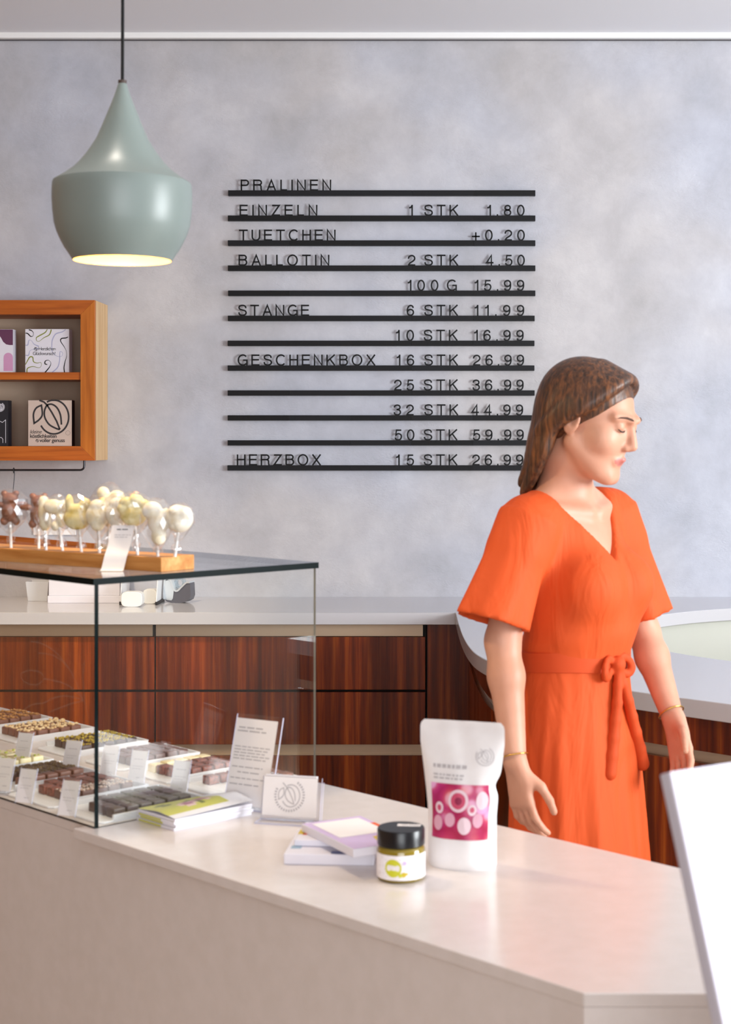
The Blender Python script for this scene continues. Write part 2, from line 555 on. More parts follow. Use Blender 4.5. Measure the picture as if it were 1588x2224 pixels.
# ================================================================== room shell
WALL = 6.37
struct(MB().box((-4.2, WALL, 0), (4.9, WALL + 0.2, 3.30)).build('wall_back', M_plaster))
struct(MB().box((-4.2, -3.4, -0.1), (4.9, WALL + 0.2, 0)).build('floor', M_floor))
struct(MB().box((-4.2, -3.4, 3.189), (4.9, WALL, 3.30)).build('ceiling', M_ceil))
struct(MB().box((-4.4, -3.4, -0.1), (-4.2, WALL + 0.2, 3.30)).build('wall_left', M_warmwall))
struct(MB().box((4.9, -3.4, -0.1), (5.1, WALL + 0.2, 3.30)).build('wall_right', M_rightwall))
struct(MB().box((-4.2, -3.6, -0.1), (-0.4, -3.4, 3.30)).build('wall_front', M_warmwall))
struct(MB().box((-4.2, WALL - 0.035, 3.166), (4.9, WALL - 0.004, 3.189)).build('trim_1', M_trim, bevel=0.002))
struct(MB().box((-4.2, WALL - 0.012, 3.1625), (4.9, WALL - 0.0, 3.166)).build('painted_gap_shade', mat('shadow_gap_grey', (96, 94, 98), 0.7)))  # grey strip painted as the dark shade of the gap below the trim

# ================================================================== price board
h = 0.054
def glyphs():
    G = {}
    def c(*seg):
        return list(seg)
    G['I'] = (0.11, [[(h, 0), (h, 1)]])
    G['L'] = (0.61, [[(h, 1), (h, h), (0.61, h)]])
    G['E'] = (0.74, [[(0.73, 1 - h), (h, 1 - h), (h, h), (0.74, h)], [(h, 0.53), (0.69, 0.53)]])
    G['F'] = (0.70, [[(0.70, 1 - h), (h, 1 - h), (h, 0)], [(h, 0.5), (0.64, 0.5)]])
    G['T'] = (0.80, [[(0, 1 - h), (0.80, 1 - h)], [(0.40, 1 - h), (0.40, 0)]])
    G['H'] = (0.78, [[(h, 0), (h, 1)], [(0.78 - h, 0), (0.78 - h, 1)], [(h, 0.53), (0.78 - h, 0.53)]])
    G['N'] = (0.79, [[(h, 0), (h, 0.985), (0.79 - h, 0.015), (0.79 - h, 1)]])
    G['Z'] = (0.78, [[(0.05, 1 - h), (0.70, 1 - h), (0.075, h), (0.78, h)]])
    G['A'] = (0.87, [[(0.06, 0), (0.435, 0.965), (0.81, 0)], [(0.19, 0.34), (0.68, 0.34)]])
    G['X'] = (0.86, [[(0.06, 1), (0.80, 0)], [(0.80, 1), (0.06, 0)]])
    G['K'] = (0.82, [[(h, 0), (h, 1)], [(0.76, 1), (h, 0.37)], [(0.315, 0.60), (0.765, 0)]])
    G['P'] = (0.75, [[(h, 0), (h, 1 - h), (0.44, 1 - h)] + arc(0.44, 0.715, 0.256, 0.231, 90, -90) + [(h, 0.484)]])
    G['R'] = (0.82, [[(h, 0), (h, 1 - h), (0.50, 1 - h)] + arc(0.50, 0.735, 0.24, 0.211, 90, -90) + [(h, 0.524)],
                     [(0.46, 0.524)] + arc(0.52, 0.36, 0.19, 0.16, 80, 10, 6) + [(0.715, 0.16), (0.76, 0.0)]])
    G['B'] = (0.78, [[(h, h), (h, 1 - h), (0.46, 1 - h)] + arc(0.46, 0.745, 0.225, 0.201, 90, -90) + [(h, 0.544)],
                     [(0.46, 0.544)] + arc(0.48, 0.299, 0.246, 0.245, 90, -90) + [(h, h)]])
    G['U'] = (0.78, [[(h, 1), (h, 0.36)] + arc(0.39, 0.36, 0.336, 0.33, 180, 360, 18) + [(0.78 - h, 1)]])
    G['O'] = (0.96, [arc(0.48, 0.5, 0.426, 0.468, 0, 360, 36)])
    G['C'] = (0.88, [arc(0.47, 0.5, 0.416, 0.468, 42, 318, 30)])
    G['G'] = (0.90, [arc(0.47, 0.5, 0.416, 0.468, 44, 318, 30), [(0.50, 0.49), (0.845, 0.49), (0.845, 0.0)]])
    S = spline([(0.70, 0.70, 0), (0.655, 0.86, 0), (0.50, 0.945, 0), (0.28, 0.945, 0), (0.11, 0.86, 0), (0.085, 0.70, 0), (0.20, 0.585, 0), (0.41, 0.525, 0),
                (0.63, 0.45, 0), (0.725, 0.29, 0), (0.655, 0.13, 0), (0.48, 0.056, 0), (0.29, 0.056, 0), (0.12, 0.14, 0), (0.06, 0.32, 0)], 5)
    G['S'] = (0.78, [[(p.x, p.y) for p in S]])
    G['.'] = (0.13, [[(0.0, 0.07), (0.135, 0.07)]])
    G['+'] = (0.74, [[(0.37, 0.0), (0.37, 0.76)], [(0.0, 0.38), (0.74, 0.38)]])
    G['1'] = (0.36, [[(0.305, 0), (0.305, 1)], [(0.02, 0.735), (0.16, 0.75)] + arc(0.16, 0.98, 0.13, 0.20, 280, 350, 5)])
    G['0'] = (0.68, [arc(0.34, 0.49, 0.286, 0.455, 0, 360, 32)])
    G['2'] = (0.68, [[(0.06, 0.64)] + arc(0.345, 0.665, 0.285, 0.265, 170, -25, 14) + [(0.50, 0.44), (0.19, 0.24), (0.09, 0.12), (0.075, h), (0.68, h)]])
    t = spline([(0.065, 0.71, 0), (0.13, 0.87, 0), (0.32, 0.935, 0), (0.52, 0.88, 0), (0.585, 0.73, 0), (0.51, 0.59, 0), (0.27, 0.53, 0)], 5)
    u = spline([(0.27, 0.53, 0), (0.52, 0.475, 0), (0.625, 0.30, 0), (0.545, 0.115, 0), (0.34, 0.04, 0), (0.13, 0.10, 0), (0.055, 0.28, 0)], 5)
    G['3'] = (0.68, [[(p.x, p.y) for p in t], [(p.x, p.y) for p in u]])
    G['4'] = (0.70, [[(0.50, 0), (0.50, 0.945), (0.06, 0.27), (0.70, 0.27)]])
    f = spline([(0.12, 0.46, 0), (0.24, 0.58, 0), (0.42, 0.60, 0), (0.59, 0.49, 0), (0.625, 0.30, 0), (0.53, 0.10, 0), (0.33, 0.035, 0), (0.14, 0.09, 0), (0.06, 0.25, 0)], 5)
    G['5'] = (0.68, [[(0.62, 0.93), (0.175, 0.93), (0.115, 0.455)] + [(p.x, p.y) for p in f[1:]]])
    s6 = spline([(0.60, 0.72, 0), (0.53, 0.88, 0), (0.35, 0.945, 0), (0.17, 0.85, 0), (0.075, 0.62, 0), (0.07, 0.33, 0)], 5)
    G['6'] = (0.68, [[(p.x, p.y) for p in s6], arc(0.345, 0.315, 0.275, 0.27, 0, 360, 24)])
    s9 = spline([(0.08, 0.22, 0), (0.15, 0.09, 0), (0.33, 0.04, 0), (0.51, 0.13, 0), (0.605, 0.36, 0), (0.61, 0.66, 0)], 5)
    G['9'] = (0.68, [[(p.x, p.y) for p in s9], arc(0.335, 0.665, 0.275, 0.27, 0, 360, 24)])
    G['8'] = (0.68, [arc(0.34, 0.735, 0.235, 0.205, 0, 360, 24), arc(0.34, 0.285, 0.28, 0.25, 0, 360, 24)])
    G['7'] = (0.66, [[(0.02, 0.94), (0.62, 0.94), (0.40, 0.55), (0.24, 0.0)]])
    return G
GL = glyphs()
RAIL_Y = WALL - 0.024
CAP = 23.6 / FPX * RAIL_Y
letter_mesh = {}
FACE = frame((0, 0, 0), (1, 0, 0), (0, 0, 1))
for ch, (w, strokes) in GL.items():
    mb = MB()
    for st in strokes:
        closed = len(st) > 20 and (Vector(st[0]) - Vector(st[-1])).length < 1e-4
        pts = st[:-1] if closed else st
        mb.stroke([(x * CAP, y * CAP) for x, y in pts], 0.138 * CAP, FACE, closed, depth=0.003)
    me = mb.mesh('letter'); me.materials.append(M_black)
    letter_mesh[ch] = me
ROW_Y = [413.3, 468.0, 522.0, 576.5, 631.0, 685.5, 739.8, 793.6, 847.8, 901.9, 956.2, 1010.6]
ROW_X = [(495.5, 1163), (495, 1163), (495, 1163), (495, 1163), (495.5, 1163), (495, 1161.5), (494.5, 1161), (494.5, 1161), (494.5, 1161.5), (494.5, 1161), (494.5, 1160.5), (494, 1160)]
ROWS = [
    [('PRALINEN', 522.6, 719)],
    [('EINZELN', 520.3, 689), ('1', 888, 896.5), ('STK', 921.7, 996), ('1.80', 1058, 1139.5)],
    [('TUETCHEN', 518.7, 728.5), ('+0.20', 1025, 1140)],
    [('BALLOTIN', 518, 715), ('2', 886, 901), ('STK', 921.7, 996), ('4.50', 1055.7, 1140)],
    [('100', 885, 952), ('G', 971, 993), ('15.99', 1030.6, 1139)],
    [('STANGE', 517, 671.3), ('6', 883.4, 898.5), ('STK', 921.7, 995.4), ('11.99', 1030.6, 1139)],
    [('10', 859.5, 899), ('STK', 920.5, 994.7), ('16.99', 1029.4, 1137.8)],
    [('GESCHENKBOX', 516, 815.7), ('16', 861, 899.7), ('STK', 921.7, 995.4), ('26.99', 1027.5, 1138.7)],
    [('25', 856, 899), ('STK', 920.5, 995.2), ('36.99', 1026.5, 1137.8)],
    [('32', 855, 898.5), ('STK', 921.7, 996), ('44.99', 1024, 1136.6)],
    [('50', 857, 900), ('STK', 920.5, 994.2), ('59.99', 1027, 1138)],
    [('HERZBOX', 514.2, 697.4), ('15', 859.5, 899), ('STK', 920.5, 994.2), ('26.99', 1026, 1137)],
]
ORD = ['first', 'second', 'third', 'fourth', 'fifth', 'sixth', 'seventh', 'eighth', 'ninth', 'tenth', 'eleventh', 'twelfth']
row_name = ['top rail, reading PRALINEN', 'rail reading EINZELN 1 STK 1.80', 'rail reading TUETCHEN +0.20', 'rail reading BALLOTIN 2 STK 4.50',
            'rail reading 100 G 15.99', 'rail reading STANGE 6 STK 11.99', 'rail reading 10 STK 16.99', 'rail reading GESCHENKBOX 16 STK 26.99',
            'rail reading 25 STK 36.99', 'rail reading 32 STK 44.99', 'rail reading 50 STK 59.99', 'bottom rail, reading HERZBOX 15 STK 26.99']
line_of = ['PRALINEN', 'EINZELN 1 STK 1.80', 'TUETCHEN +0.20', 'BALLOTIN 2 STK 4.50', '100 G 15.99', 'STANGE 6 STK 11.99', '10 STK 16.99',
           'GESCHENKBOX 16 STK 26.99', '25 STK 36.99', '32 STK 44.99', '50 STK 59.99', 'HERZBOX 15 STK 26.99']
CHN = {'.': 'decimal point', '+': 'plus sign'}
rdr = random.Random(5)
for r, words in enumerate(ROWS):
    a = on(ROW_X[r][0], ROW_Y[r], RAIL_Y); b = on(ROW_X[r][1], ROW_Y[r], RAIL_Y)
    L_ = b.x - a.x
    t = thing('letter_rail', 'slim black letter ' + row_name[r], 'letter rail', (a.x, RAIL_Y, a.z), 0, 'black letter rails on the plaster wall')
    for s in range(5):
        MB().box((L_ * s / 5 + (0.0004 if s else 0), 0, -0.0212), (L_ * (s + 1) / 5, WALL - RAIL_Y, 0)).build('rail_segment', M_rails[rdr.randrange(5)], t)
    for w, x0, x1 in words:
        if len(w) > 1:
            tot = sum(GL[c][0] for c in w) * 23.6
            gap = (x1 - x0 - tot) / (len(w) - 1)
        else:
            gap = 0
        x = x0
        for k, c in enumerate(w):
            p = on(x, ROW_Y[r], RAIL_Y)
            o = bpy.data.objects.new('letter', letter_mesh[c])
            o.location = (p.x, RAIL_Y + 0.009, a.z)
            COL.objects.link(o)
            kind = 'numeral' if c.isdigit() else ('letter' if c.isalpha() else 'sign')
            place = '' if len(w) == 1 else '%s of %s' % (('last' if k == len(w) - 1 else ORD[k]), w)
            nm = CHN.get(c, c)
            if c in CHN:
                lab = 'small black %s in %s on the price line %s' % (nm, w, line_of[r]) if w != line_of[r] else 'small black %s in %s' % (nm, w)
            elif len(w) == 1:
                lab = 'black %s %s standing alone on the price line %s' % (kind, nm, line_of[r])
            else:
                lab = 'black %s %s, %s on the price line %s' % (kind, nm, place, line_of[r])
            tag(o, lab, 'letter' if kind != 'numeral' else 'numeral', 'black letters and numerals on the price rails')
            x += GL[c][0] * 23.6 + gap

# ================================================================== cocoa-fruit emblem (pen strokes, unit circle radius 1)
def emblem(mb, M, s, w, mi=0, ring=False, z=0.0, shift=(0, 0), clip=None):
    def P(pts):
        q = [(x * s + shift[0], y * s + shift[1]) for x, y in pts]
        return [(x, min(y, clip)) for x, y in q] if clip is not None else q
    A = arc(0.12, -0.02, 0.86, 0.98, 118, -150, 40)
    mb.stroke(P(A), w, M, z=z, mi=mi)
    stem = [(-0.72, 1.12), (-0.45, 0.85), (-0.22, 0.62)]
    mb.stroke(P(stem), w, M, z=z, mi=mi)
    pod = [(p.x, p.y) for p in spline([(-0.28, 0.68, 0), (-0.42, 0.35, 0), (-0.40, -0.05, 0), (-0.15, -0.45, 0), (0.25, -0.68, 0), (0.47, -0.74, 0)], 6)]
    mb.stroke(P(pod), w, M, z=z, mi=mi)
    mb.stroke(P([(-0.28, 0.68), (0.0, 0.25), (0.28, -0.26), (0.47, -0.74)]), w, M, z=z, mi=mi)
    rib = [(p.x, p.y) for p in spline([(-0.28, 0.68, 0), (0.0, 0.72, 0), (0.30, 0.52, 0), (0.50, 0.10, 0), (0.56, -0.46, 0)], 6)]
    mb.stroke(P(rib), w, M, z=z, mi=mi)
    leaf = [(p.x, p.y) for p in spline([(-0.60, 0.66, 0), (-0.90, 0.50, 0), (-1.06, 0.15, 0), (-1.02, -0.38, 0)], 6)] + [(p.x, p.y) for p in spline([(-1.02, -0.38, 0), (-0.74, -0.18, 0), (-0.55, 0.12, 0), (-0.60, 0.66, 0)], 6)][1:-1]
    mb.stroke(P(leaf), w, M, closed=True, z=z, mi=mi)
    if ring:
        for i in range(26):
            a0 = 60 - i * 10.4
            q = arc(0.0, 0.0, 1.36, 1.36, a0, a0 - 6.0, 2)
            mb.stroke(P(q), w * 2.2, M, z=z, mi=mi)

# ================================================================== wall shelf cabinet
CY = WALL - 0.24           # front of the frame
def shelf_cabinet():
    xr = on(205.9, 700, CY).x; zt = on(0, 651.7, CY).z; zb = on(0, 1000.3, CY).z
    fw = 31.2 / FPX * CY
    xl = xr - 1.30
    t = thing('wall_shelf', 'cherry wood open wall cabinet with one inner shelf and pale wooden side', 'wall shelf', (xr, CY, zb))
    W = xr - xl; H = zt - zb; D = WALL - CY - 0.001
    fd = 0.02
    def trap(pts, m, nm):
        mb = MB(); Mx = frame((0, fd, 0), (1, 0, 0), (0, 0, 1))
        mb.prism(pts, 0, fd, 0, Mx)
        return mb.build(nm, m, t, bevel=0.0012)
    trap([(-W, H), (0, H), (-fw, H - fw), (-W + fw, H - fw)], M_cherry_h, 'frame_top')
    trap([(-W, 0), (0, 0), (-fw, fw), (-W + fw, fw)], M_cherry_h, 'frame_bottom')
    trap([(0, 0), (0, H), (-fw, H - fw), (-fw, fw)], M_cherry_v, 'frame_side')
    trap([(-W, 0), (-W, H), (-W + fw, H - fw), (-W + fw, fw)], M_cherry_v, 'frame_side')
    MB().box((-0.018, fd, 0), (0, D, H)).build('side_panel', M_side, t)['label'] = 'pale unvarnished side panel'
    MB().box((-W, fd, 0), (-W + 0.018, D, H)).build('side_panel', M_side, t)
    inner = fw + 0.0
    MB().box((-W + 0.018, fd, H - inner), (-0.018, D - 0.008, H)).build('top_panel', M_cherry_h, t)
    MB().box((-W + 0.018, fd, 0), (-0.018, D - 0.008, inner)).build('bottom_panel', M_cherry_h, t)
    MB().box((-inner, fd, inner), (-0.018, D - 0.008, H - inner)).build('inner_side', M_cherry_v, t)
    MB().box((-W + 0.018, fd, inner), (-W + inner, D - 0.008, H - inner)).build('inner_side', M_cherry_v, t)
    MB().box((-W + 0.018, D - 0.008, 0.0), (-0.018, D, H)).build('back_panel', M_backp, t)
    sz = zb
    st = on(0, 808.5, CY + 0.006).z - zb; sb = on(0, 824.5, CY + 0.006).z - zb
    MB().box((-W + inner, 0.006, sb), (-inner, D - 0.008, st)).build('shelf_board', M_cherry_h, t, bevel=0.001)
    # steel hanging rail underneath
    ry = CY + 0.10
    zr = on(0, 1021, ry).z; xe = on(183, 1005, ry).x
    M_steel = mat('dark_steel', (66, 66, 70), 0.3, metal=0.8)
    lo = zb - zr
    pth = [(xe - xr, ry - CY, 0.0), (xe - xr, ry - CY, -lo + 0.02)] + [(xe - xr - 0.016 + 0.016 * math.cos(a), ry - CY, -lo + 0.016 - 0.016 * math.sin(a)) for a in (0.4, 0.8, 1.2, 1.57)] + [(-W + 0.1, ry - CY, -lo)]
    MB().tube(pth, 0.0042, 10).build('hanging_rail', M_steel, t, smooth='auto')
    p = on(30, 1018, ry)
    hk = [(p.x + 0.0005, ry - 0.004, zr - 0.012)] + [(p.x, ry + 0.0075 * math.sin(a), zr + 0.0012 + 0.0075 * math.cos(a)) for a in [(-1.9 + 0.42 * i) for i in range(10)]] + [(p.x + 0.001, ry + 0.004, zr - 0.03), (p.x - 0.004, ry + 0.003, zr - 0.085), (p.x - 0.004, ry - 0.004, zr - 0.1), (p.x - 0.004, ry - 0.011, zr - 0.09)]
    o = MB().tube([tuple(q) for q in spline(hk, 4)], 0.0016, 8).build('hook', M_steel, None, smooth=True)
    tag(o, 'thin steel wire hook hanging from the rail under the wall cabinet', 'hook')
    return zb + inner, zb + st, CY
z_low, z_up, _ = shelf_cabinet()

def gift_box(name, label, px0, px1, ytop, zbase, Y, depth, face_m, side_m, side_px):
    a = on(px0, 0, Y).x; b = on(px1, 0, Y).x; zt = on(0, ytop, Y).z
    t = thing(name, label, 'gift box', ((a + b) / 2, Y, zbase), 0)
    w = b - a; hh = zt - zbase
    MB().box((-w / 2, 0.0004, 0), (w / 2, depth, hh)).build('carton', [side_m], t, bevel=0.0012)
    MB().box((-w / 2, 0.0, 0.0008), (w / 2 , 0.0004, hh - 0.0008)).build('front_face', face_m, t)
    return t, w, hh
BY = CY + 0.05
M_boxw = mat('white_card', (226, 224, 234), 0.45)
M_kraft = mat('pale_kraft_card', (206, 186, 174), 0.55)
M_navy = mat('black_card', (26, 27, 36), 0.42)
M_olive = mat('olive_ink', (128, 136, 40), 0.6)
M_lav = mat('lavender_ink', (172, 174, 206), 0.6)
M_plum = mat('plum_ink', (98, 52, 84), 0.55)
M_pink = mat('pink_ink', (206, 152, 190), 0.55)
# congratulation box
t, w, hh = gift_box('gift_box', 'white square box with coloured ribbons reading Herzlichen Glückwunsch on the upper shelf', 55.0, 150, 714.5, z_up, BY, 0.055, M_boxw, M_boxw, 5)
S = w / 610.0            # the face measured 610 units wide in a close view (365..975, 165..775)
FM = frame((-w / 2, -0.0003, 0), (1, 0, 0), (0, 0, 1))
def F2(pts):
    return [((x - 365) * S, (hh - (y - 165) * S)) for x, y in pts]
def ribbon2(mb, pts, w0, w1, mi):
    sp = [(p.x, p.y) for p in spline([(x, y, 0) for x, y in F2(pts)], 8)]
    n = len(sp)
    ws = [max(0.0004, S * (w0 + (w1 - w0) * (0.5 + 0.5 * math.sin(2.6 * PI * i / n)))) for i in range(n)]
    mb.stroke(sp, 0.002, FM, widths=ws, mi=mi)
rb = MB()
for pts, mi in [([(368, 222), (400, 230), (440, 268), (470, 262), (478, 222), (455, 190), (415, 176)], 0),
                ([(672, 170), (640, 215), (560, 260), (518, 290), (525, 330), (560, 336), (620, 290), (700, 245), (728, 172)], 1),
                ([(928, 172), (880, 205), (790, 235), (745, 310), (735, 380), (742, 480), (800, 540), (870, 545), (885, 500), (850, 485), (842, 610), (815, 700), (740, 772)], 2),
                ([(962, 275), (930, 290), (868, 300), (860, 340), (905, 410), (935, 470), (942, 540), (920, 620), (905, 700), (912, 772)], 0),
                ([(368, 392), (400, 385), (415, 325), (450, 328), (490, 378), (555, 408)], 2),
                ([(368, 532), (410, 530), (430, 470), (490, 445), (550, 440)], 2),
                ([(368, 660), (400, 600), (430, 556), (468, 560), (480, 620), (530, 640), (580, 632), (590, 670), (560, 705), (480, 690), (420, 700), (390, 725), (388, 772)], 1),
                ([(672, 660), (640, 650), (645, 612), (690, 602), (722, 640), (700, 700), (640, 772)], 0)]:
    ribbon2(rb, pts, 5, 15, mi)
rb.build('printed_ribbons', [M_black, M_olive, M_lav], t)
e = MB(); emblem(e, FM, 24 * S, 4.5 * S, shift=F2([(512, 445)])[0]); e.build('emblem_print', M_printd, t)
for tx, px_, py_, sz in [('Herzlichen', 548, 462, 62), ('Glückwunsch!', 468, 528, 62)]:
    o_ = F2([(px_, py_)])[0]
    lettering(tx, sz * S * 1.05, FM @ Matrix.Translation((o_[0], o_[1], 0.0002)), M_printd, t, space=0.86)
# kraft box
t, w, hh = gift_box('gift_box', 'pale kraft box with large cocoa fruit emblem above kleine köstlichkeiten voller genuss', 61.5, 156, 869, z_low, BY - 0.02, 0.05, M_kraft, M_navy, 6)
S = w / 630.0            # face: 405..1035, 1185..1832
FM = frame((-w / 2, -0.0003, 0), (1, 0, 0), (0, 0, 1))
def F3(x, y):
    return ((x - 405) * S, hh - (y - 1185) * S)
e = MB(); c0 = F3(745, 1425)
emblem(e, FM, 250 * S, 25 * S, shift=c0, clip=hh - 0.0006)
e.build('emblem_print', M_printd, t)
for tx, px_, py_, sz, sh, ft in [('kleine', 428, 1668, 78, 0.22, 0.0), ('köstlichkeiten', 428, 1730, 76, 0, 0.0006), ('voller genuss', 568, 1792, 76, 0, 0.0006)]:
    o_ = F3(px_, py_)
    lettering(tx, sz * S, FM @ Matrix.Translation((o_[0], o_[1], 0.0002)), M_printd, t, shear=sh, fat=ft * 0.6, space=0.93)
e = MB(); emblem(e, FM, 22 * S, 4 * S, shift=F3(535, 1772)); e.stroke([F3(978 + 32 * math.cos(a * PI / 12), 1660 + 32 * math.sin(a * PI / 12)) for a in range(24)], 2.5 * S, FM, closed=True)
e.build('small_print', M_printd, t)
# left boxes, cut by the frame edge
t, w, hh = gift_box('gift_box', 'white box with plum and pink rounded shapes at the left end of the upper shelf', -62, 28, 715, z_up, BY, 0.05, M_boxw, M_boxw, 5)
S = 28.0 * (w / 90.0) / 187.0
FM = frame((w / 2, -0.0003, 0), (1, 0, 0), (0, 0, 1))
F4 = lambda x, y: ((x - 187) * S, hh - (y - 168) * S)
pl = MB()
pl.fill([F4(187, 172), F4(-420, 172), F4(-420, 250)] + [F4(x, y) for x, y in [(-60, 260), (0, 270), (20, 300), (45, 350), (90, 388), (140, 398), (187, 398)]], FM, 0)
pl.fill([F4(187, 774), F4(52, 774), F4(52, 580)] + [F4(120 + 67 * math.cos(a), 575 - 65 * math.sin(a)) for a in [PI * (1 - i / 10) for i in range(11)]] + [F4(187, 580)], FM, 1)
pl.fill([F4(-30, 774), F4(-330, 774), F4(-330, 640), F4(-180, 560), F4(-30, 640)], FM, 1)
pl.build('printed_shapes', [M_plum, M_pink], t)
t, w, hh = gift_box('gift_box', 'black box with white line drawing and round emblem, left on the lower shelf', -68, 18, 869.5, z_low, BY - 0.02, 0.05, M_navy, M_navy, 9)
S = 18.0 * (w / 86.0) / 120.0
FM = frame((w / 2, -0.0003, 0), (1, 0, 0), (0, 0, 1))
F5 = lambda x, y: ((x - 120) * S, hh - (y - 1188) * S)
e = MB(); emblem(e, FM, 44 * S, 9 * S, shift=F5(0, 1285), ring=True)
e.stroke([F5(-300, 1430), F5(-120, 1540), F5(-20, 1480), F5(35, 1508), F5(82, 1470), F5(82, 1805)], 7 * S, FM)
e.stroke([F5(-200, 1725), F5(20, 1725), F5(42, 1750), F5(42, 1805)], 7 * S, FM)
e.build('line_print', M_boxw, t)

# socket plate on the wall
a = on(73, 1162, WALL); b = on(166, 1118, WALL)
t = thing('socket_plate', 'white double wall socket plate half hidden behind the lollipops', 'wall socket', ((a.x + b.x) / 2, WALL - 0.009, a.z))
MB().box((-(b.x - a.x) / 2, 0, 0), ((b.x - a.x) / 2, 0.009, b.z - a.z)).build('cover_plate', M_white, t, bevel=0.003)
for s in (-1, 1):
    Mx = frame((s * 0.0415, -0.0005, (b.z - a.z) / 2), (1, 0, 0), (0, 0, 1))
    MB().lathe([(0.021, 0.0), (0.021, 0.003), (0.0195, 0.003), (0.018, -0.0)], 24, 0, Mx).disc(0.018, 0.0004, 24, 1, Mx).build('socket', [M_white, M_print], t)

# ================================================================== pendant lamp
def pendant():
    Y = 2.75; X = on(266, 0, Y).x; k = Y / FPX
    zt = EYE + (VPY - 181) * k
    t = thing('pendant_lamp', 'grey-green drop-shaped pendant lamp with glowing golden inside hanging on a black cord', 'pendant lamp', (X, Y, zt))
    M_shade = mat('grey_green_lacquer', (122, 134, 131), 0.36, spec=0.5)
    M_gold = mat('hammered_gold_inside', (255, 206, 112), 0.35, metal=0.8)
    prof_top = [(9, 181), (11, 188), (17.5, 208), (26, 230), (35, 252), (45, 277), (56, 302), (67, 320), (79, 338), (93, 355), (107, 369), (127, 384), (147.5, 397)]
    prof_low = [(147.5, 397), (149, 401), (150, 416), (150, 436), (148.6, 460), (145.5, 486), (140, 505), (132.5, 522), (123, 540), (114, 553), (106, 566)]
    P = [(r * k, -(y - 181) * k) for r, y in prof_top]
    Q = [(r * k, -(y - 181) * k) for r, y in prof_low]
    MB().lathe(P, 64).build('upper_cone', M_shade, t, smooth=True)
    MB().lathe(Q + [(Q[-1][0] - 0.0012, Q[-1][1])], 64).build('lower_bowl', M_shade, t, smooth='auto')
    I = [(r - 0.0013, z) for r, z in P[2:] + Q[1:]]
    MB().lathe(I, 64).build('inner_reflector', M_gold, t, smooth=True)
    MB().lathe([(0.0001, 0.006), (0.0075, 0.005), (0.0075, -0.002)], 24).build('cord_cap', mat('dark_cap', (70, 54, 48), 0.5), t, smooth='auto')
    MB().tube([(0, 0, 0), (0.001, 0, 0.3), (-0.0012, 0, 0.7), (0, 0, 3.189 - zt)], 0.0029, 10).build('cord', M_black, t, smooth='auto')
    zb = Q[-1][1] + 0.075
    MB().lathe([(0.0001, -0.028), (0.014, -0.024), (0.024, -0.012), (0.028, 0.004), (0.024, 0.02), (0.014, 0.038), (0.013, 0.06)], 32, 0, Matrix.Translation((0, 0, zb))).build(
        'bulb', mat('glowing_bulb', (255, 225, 170), 0.4, emit=(255, 214, 150), estr=30.0), t, smooth=True)
    MB().lathe([(0.017, 0.055), (0.017, 0.11), (0.0001, 0.112)], 24, 0, Matrix.Translation((0, 0, zb))).build('bulb_socket', M_white, t, smooth='auto')
    d = bpy.data.lights.new('pendant_bulb_light', 'POINT'); d.energy = 7.0; d.color = (1.0, 0.80, 0.52); d.shadow_soft_size = 0.03
    o = bpy.data.objects.new('pendant_bulb_light', d); o.location = (X, Y, zt + zb - 0.045); COL.objects.link(o)
pendant()

# ================================================================== back worktop, its cabinets and the curved peninsula
TOP = 0.90
front_edge = [(-4.19, 5.80), (0.066, 5.80)] + [(p.x, p.y) for p in spline(
    [(0.068, 5.80, 0), (0.074, 5.45, 0), (0.083, 5.12, 0), (0.0985, 4.84, 0), (0.124, 4.63, 0), (0.178, 4.44, 0), (0.29, 4.24, 0), (0.493, 3.99, 0), (0.71, 3.786, 0), (1.2, 3.32, 0), (1.9, 2.66, 0)], 8)][1:]
outer = front_edge + [(2.75, 3.5), (3.3, 4.8), (3.3, WALL - 0.001), (-4.19, WALL - 0.001)]
HC, HR = (1.475, 5.14), 0.875
hole = [(HC[0] + HR * math.cos(2 * PI * i / 96), HC[1] + HR * math.sin(2 * PI * i / 96)) for i in range(96)]
def slab(name, outer, hole, z0, z1, m, bevel):
    bm = bmesh.new()
    def loop(pts):
        vs_ = [bm.verts.new((x, y, z1)) for x, y in pts]
        return [bm.edges.new((vs_[i], vs_[(i + 1) % len(vs_)])) for i in range(len(vs_))]
    es = loop(outer) + loop(hole)
    r = bmesh.ops.triangle_fill(bm, edges=es, use_beauty=True)
    bmesh.ops.dissolve_limit(bm, angle_limit=0.01, verts=[], edges=[e for e in bm.edges if not e.is_boundary])
    bmesh.ops.recalc_face_normals(bm, faces=bm.faces)
    for f in bm.faces:
        if f.normal.z < 0:
            f.normal_flip()
    ex = bmesh.ops.extrude_face_region(bm, geom=list(bm.faces))
    bmesh.ops.translate(bm, verts=[g for g in ex['geom'] if isinstance(g, bmesh.types.BMVert)], vec=(0, 0, z0 - z1))
    bmesh.ops.recalc_face_normals(bm, faces=bm.faces)
    me = bpy.data.meshes.new(name); bm.to_mesh(me); bm.free()
    return put(name, me, m, None, smooth='auto', bevel=bevel)
o = slab('back_worktop', outer, hole, TOP - 0.046, TOP, M_solid_back, 0.002)
tag(o, 'pale glossy worktop along the plaster wall curving forward around a large round opening', 'worktop')
mb = MB(); n = 96
ring = [(HC[0] + (HR + 0.03) * math.cos(2 * PI * i / n), HC[1] + (HR + 0.03) * math.sin(2 * PI * i / n)) for i in range(n)]
mb.add([(x, y, 0.0) for x, y in ring] + [(x, y, TOP - 0.0465) for x, y in ring], [(n + i, n + (i + 1) % n, (i + 1) % n, i) for i in range(n)])
ring2 = [(HC[0] + (HR + 0.05) * math.cos(2 * PI * i / n), HC[1] + (HR + 0.05) * math.sin(2 * PI * i / n)) for i in range(n)]
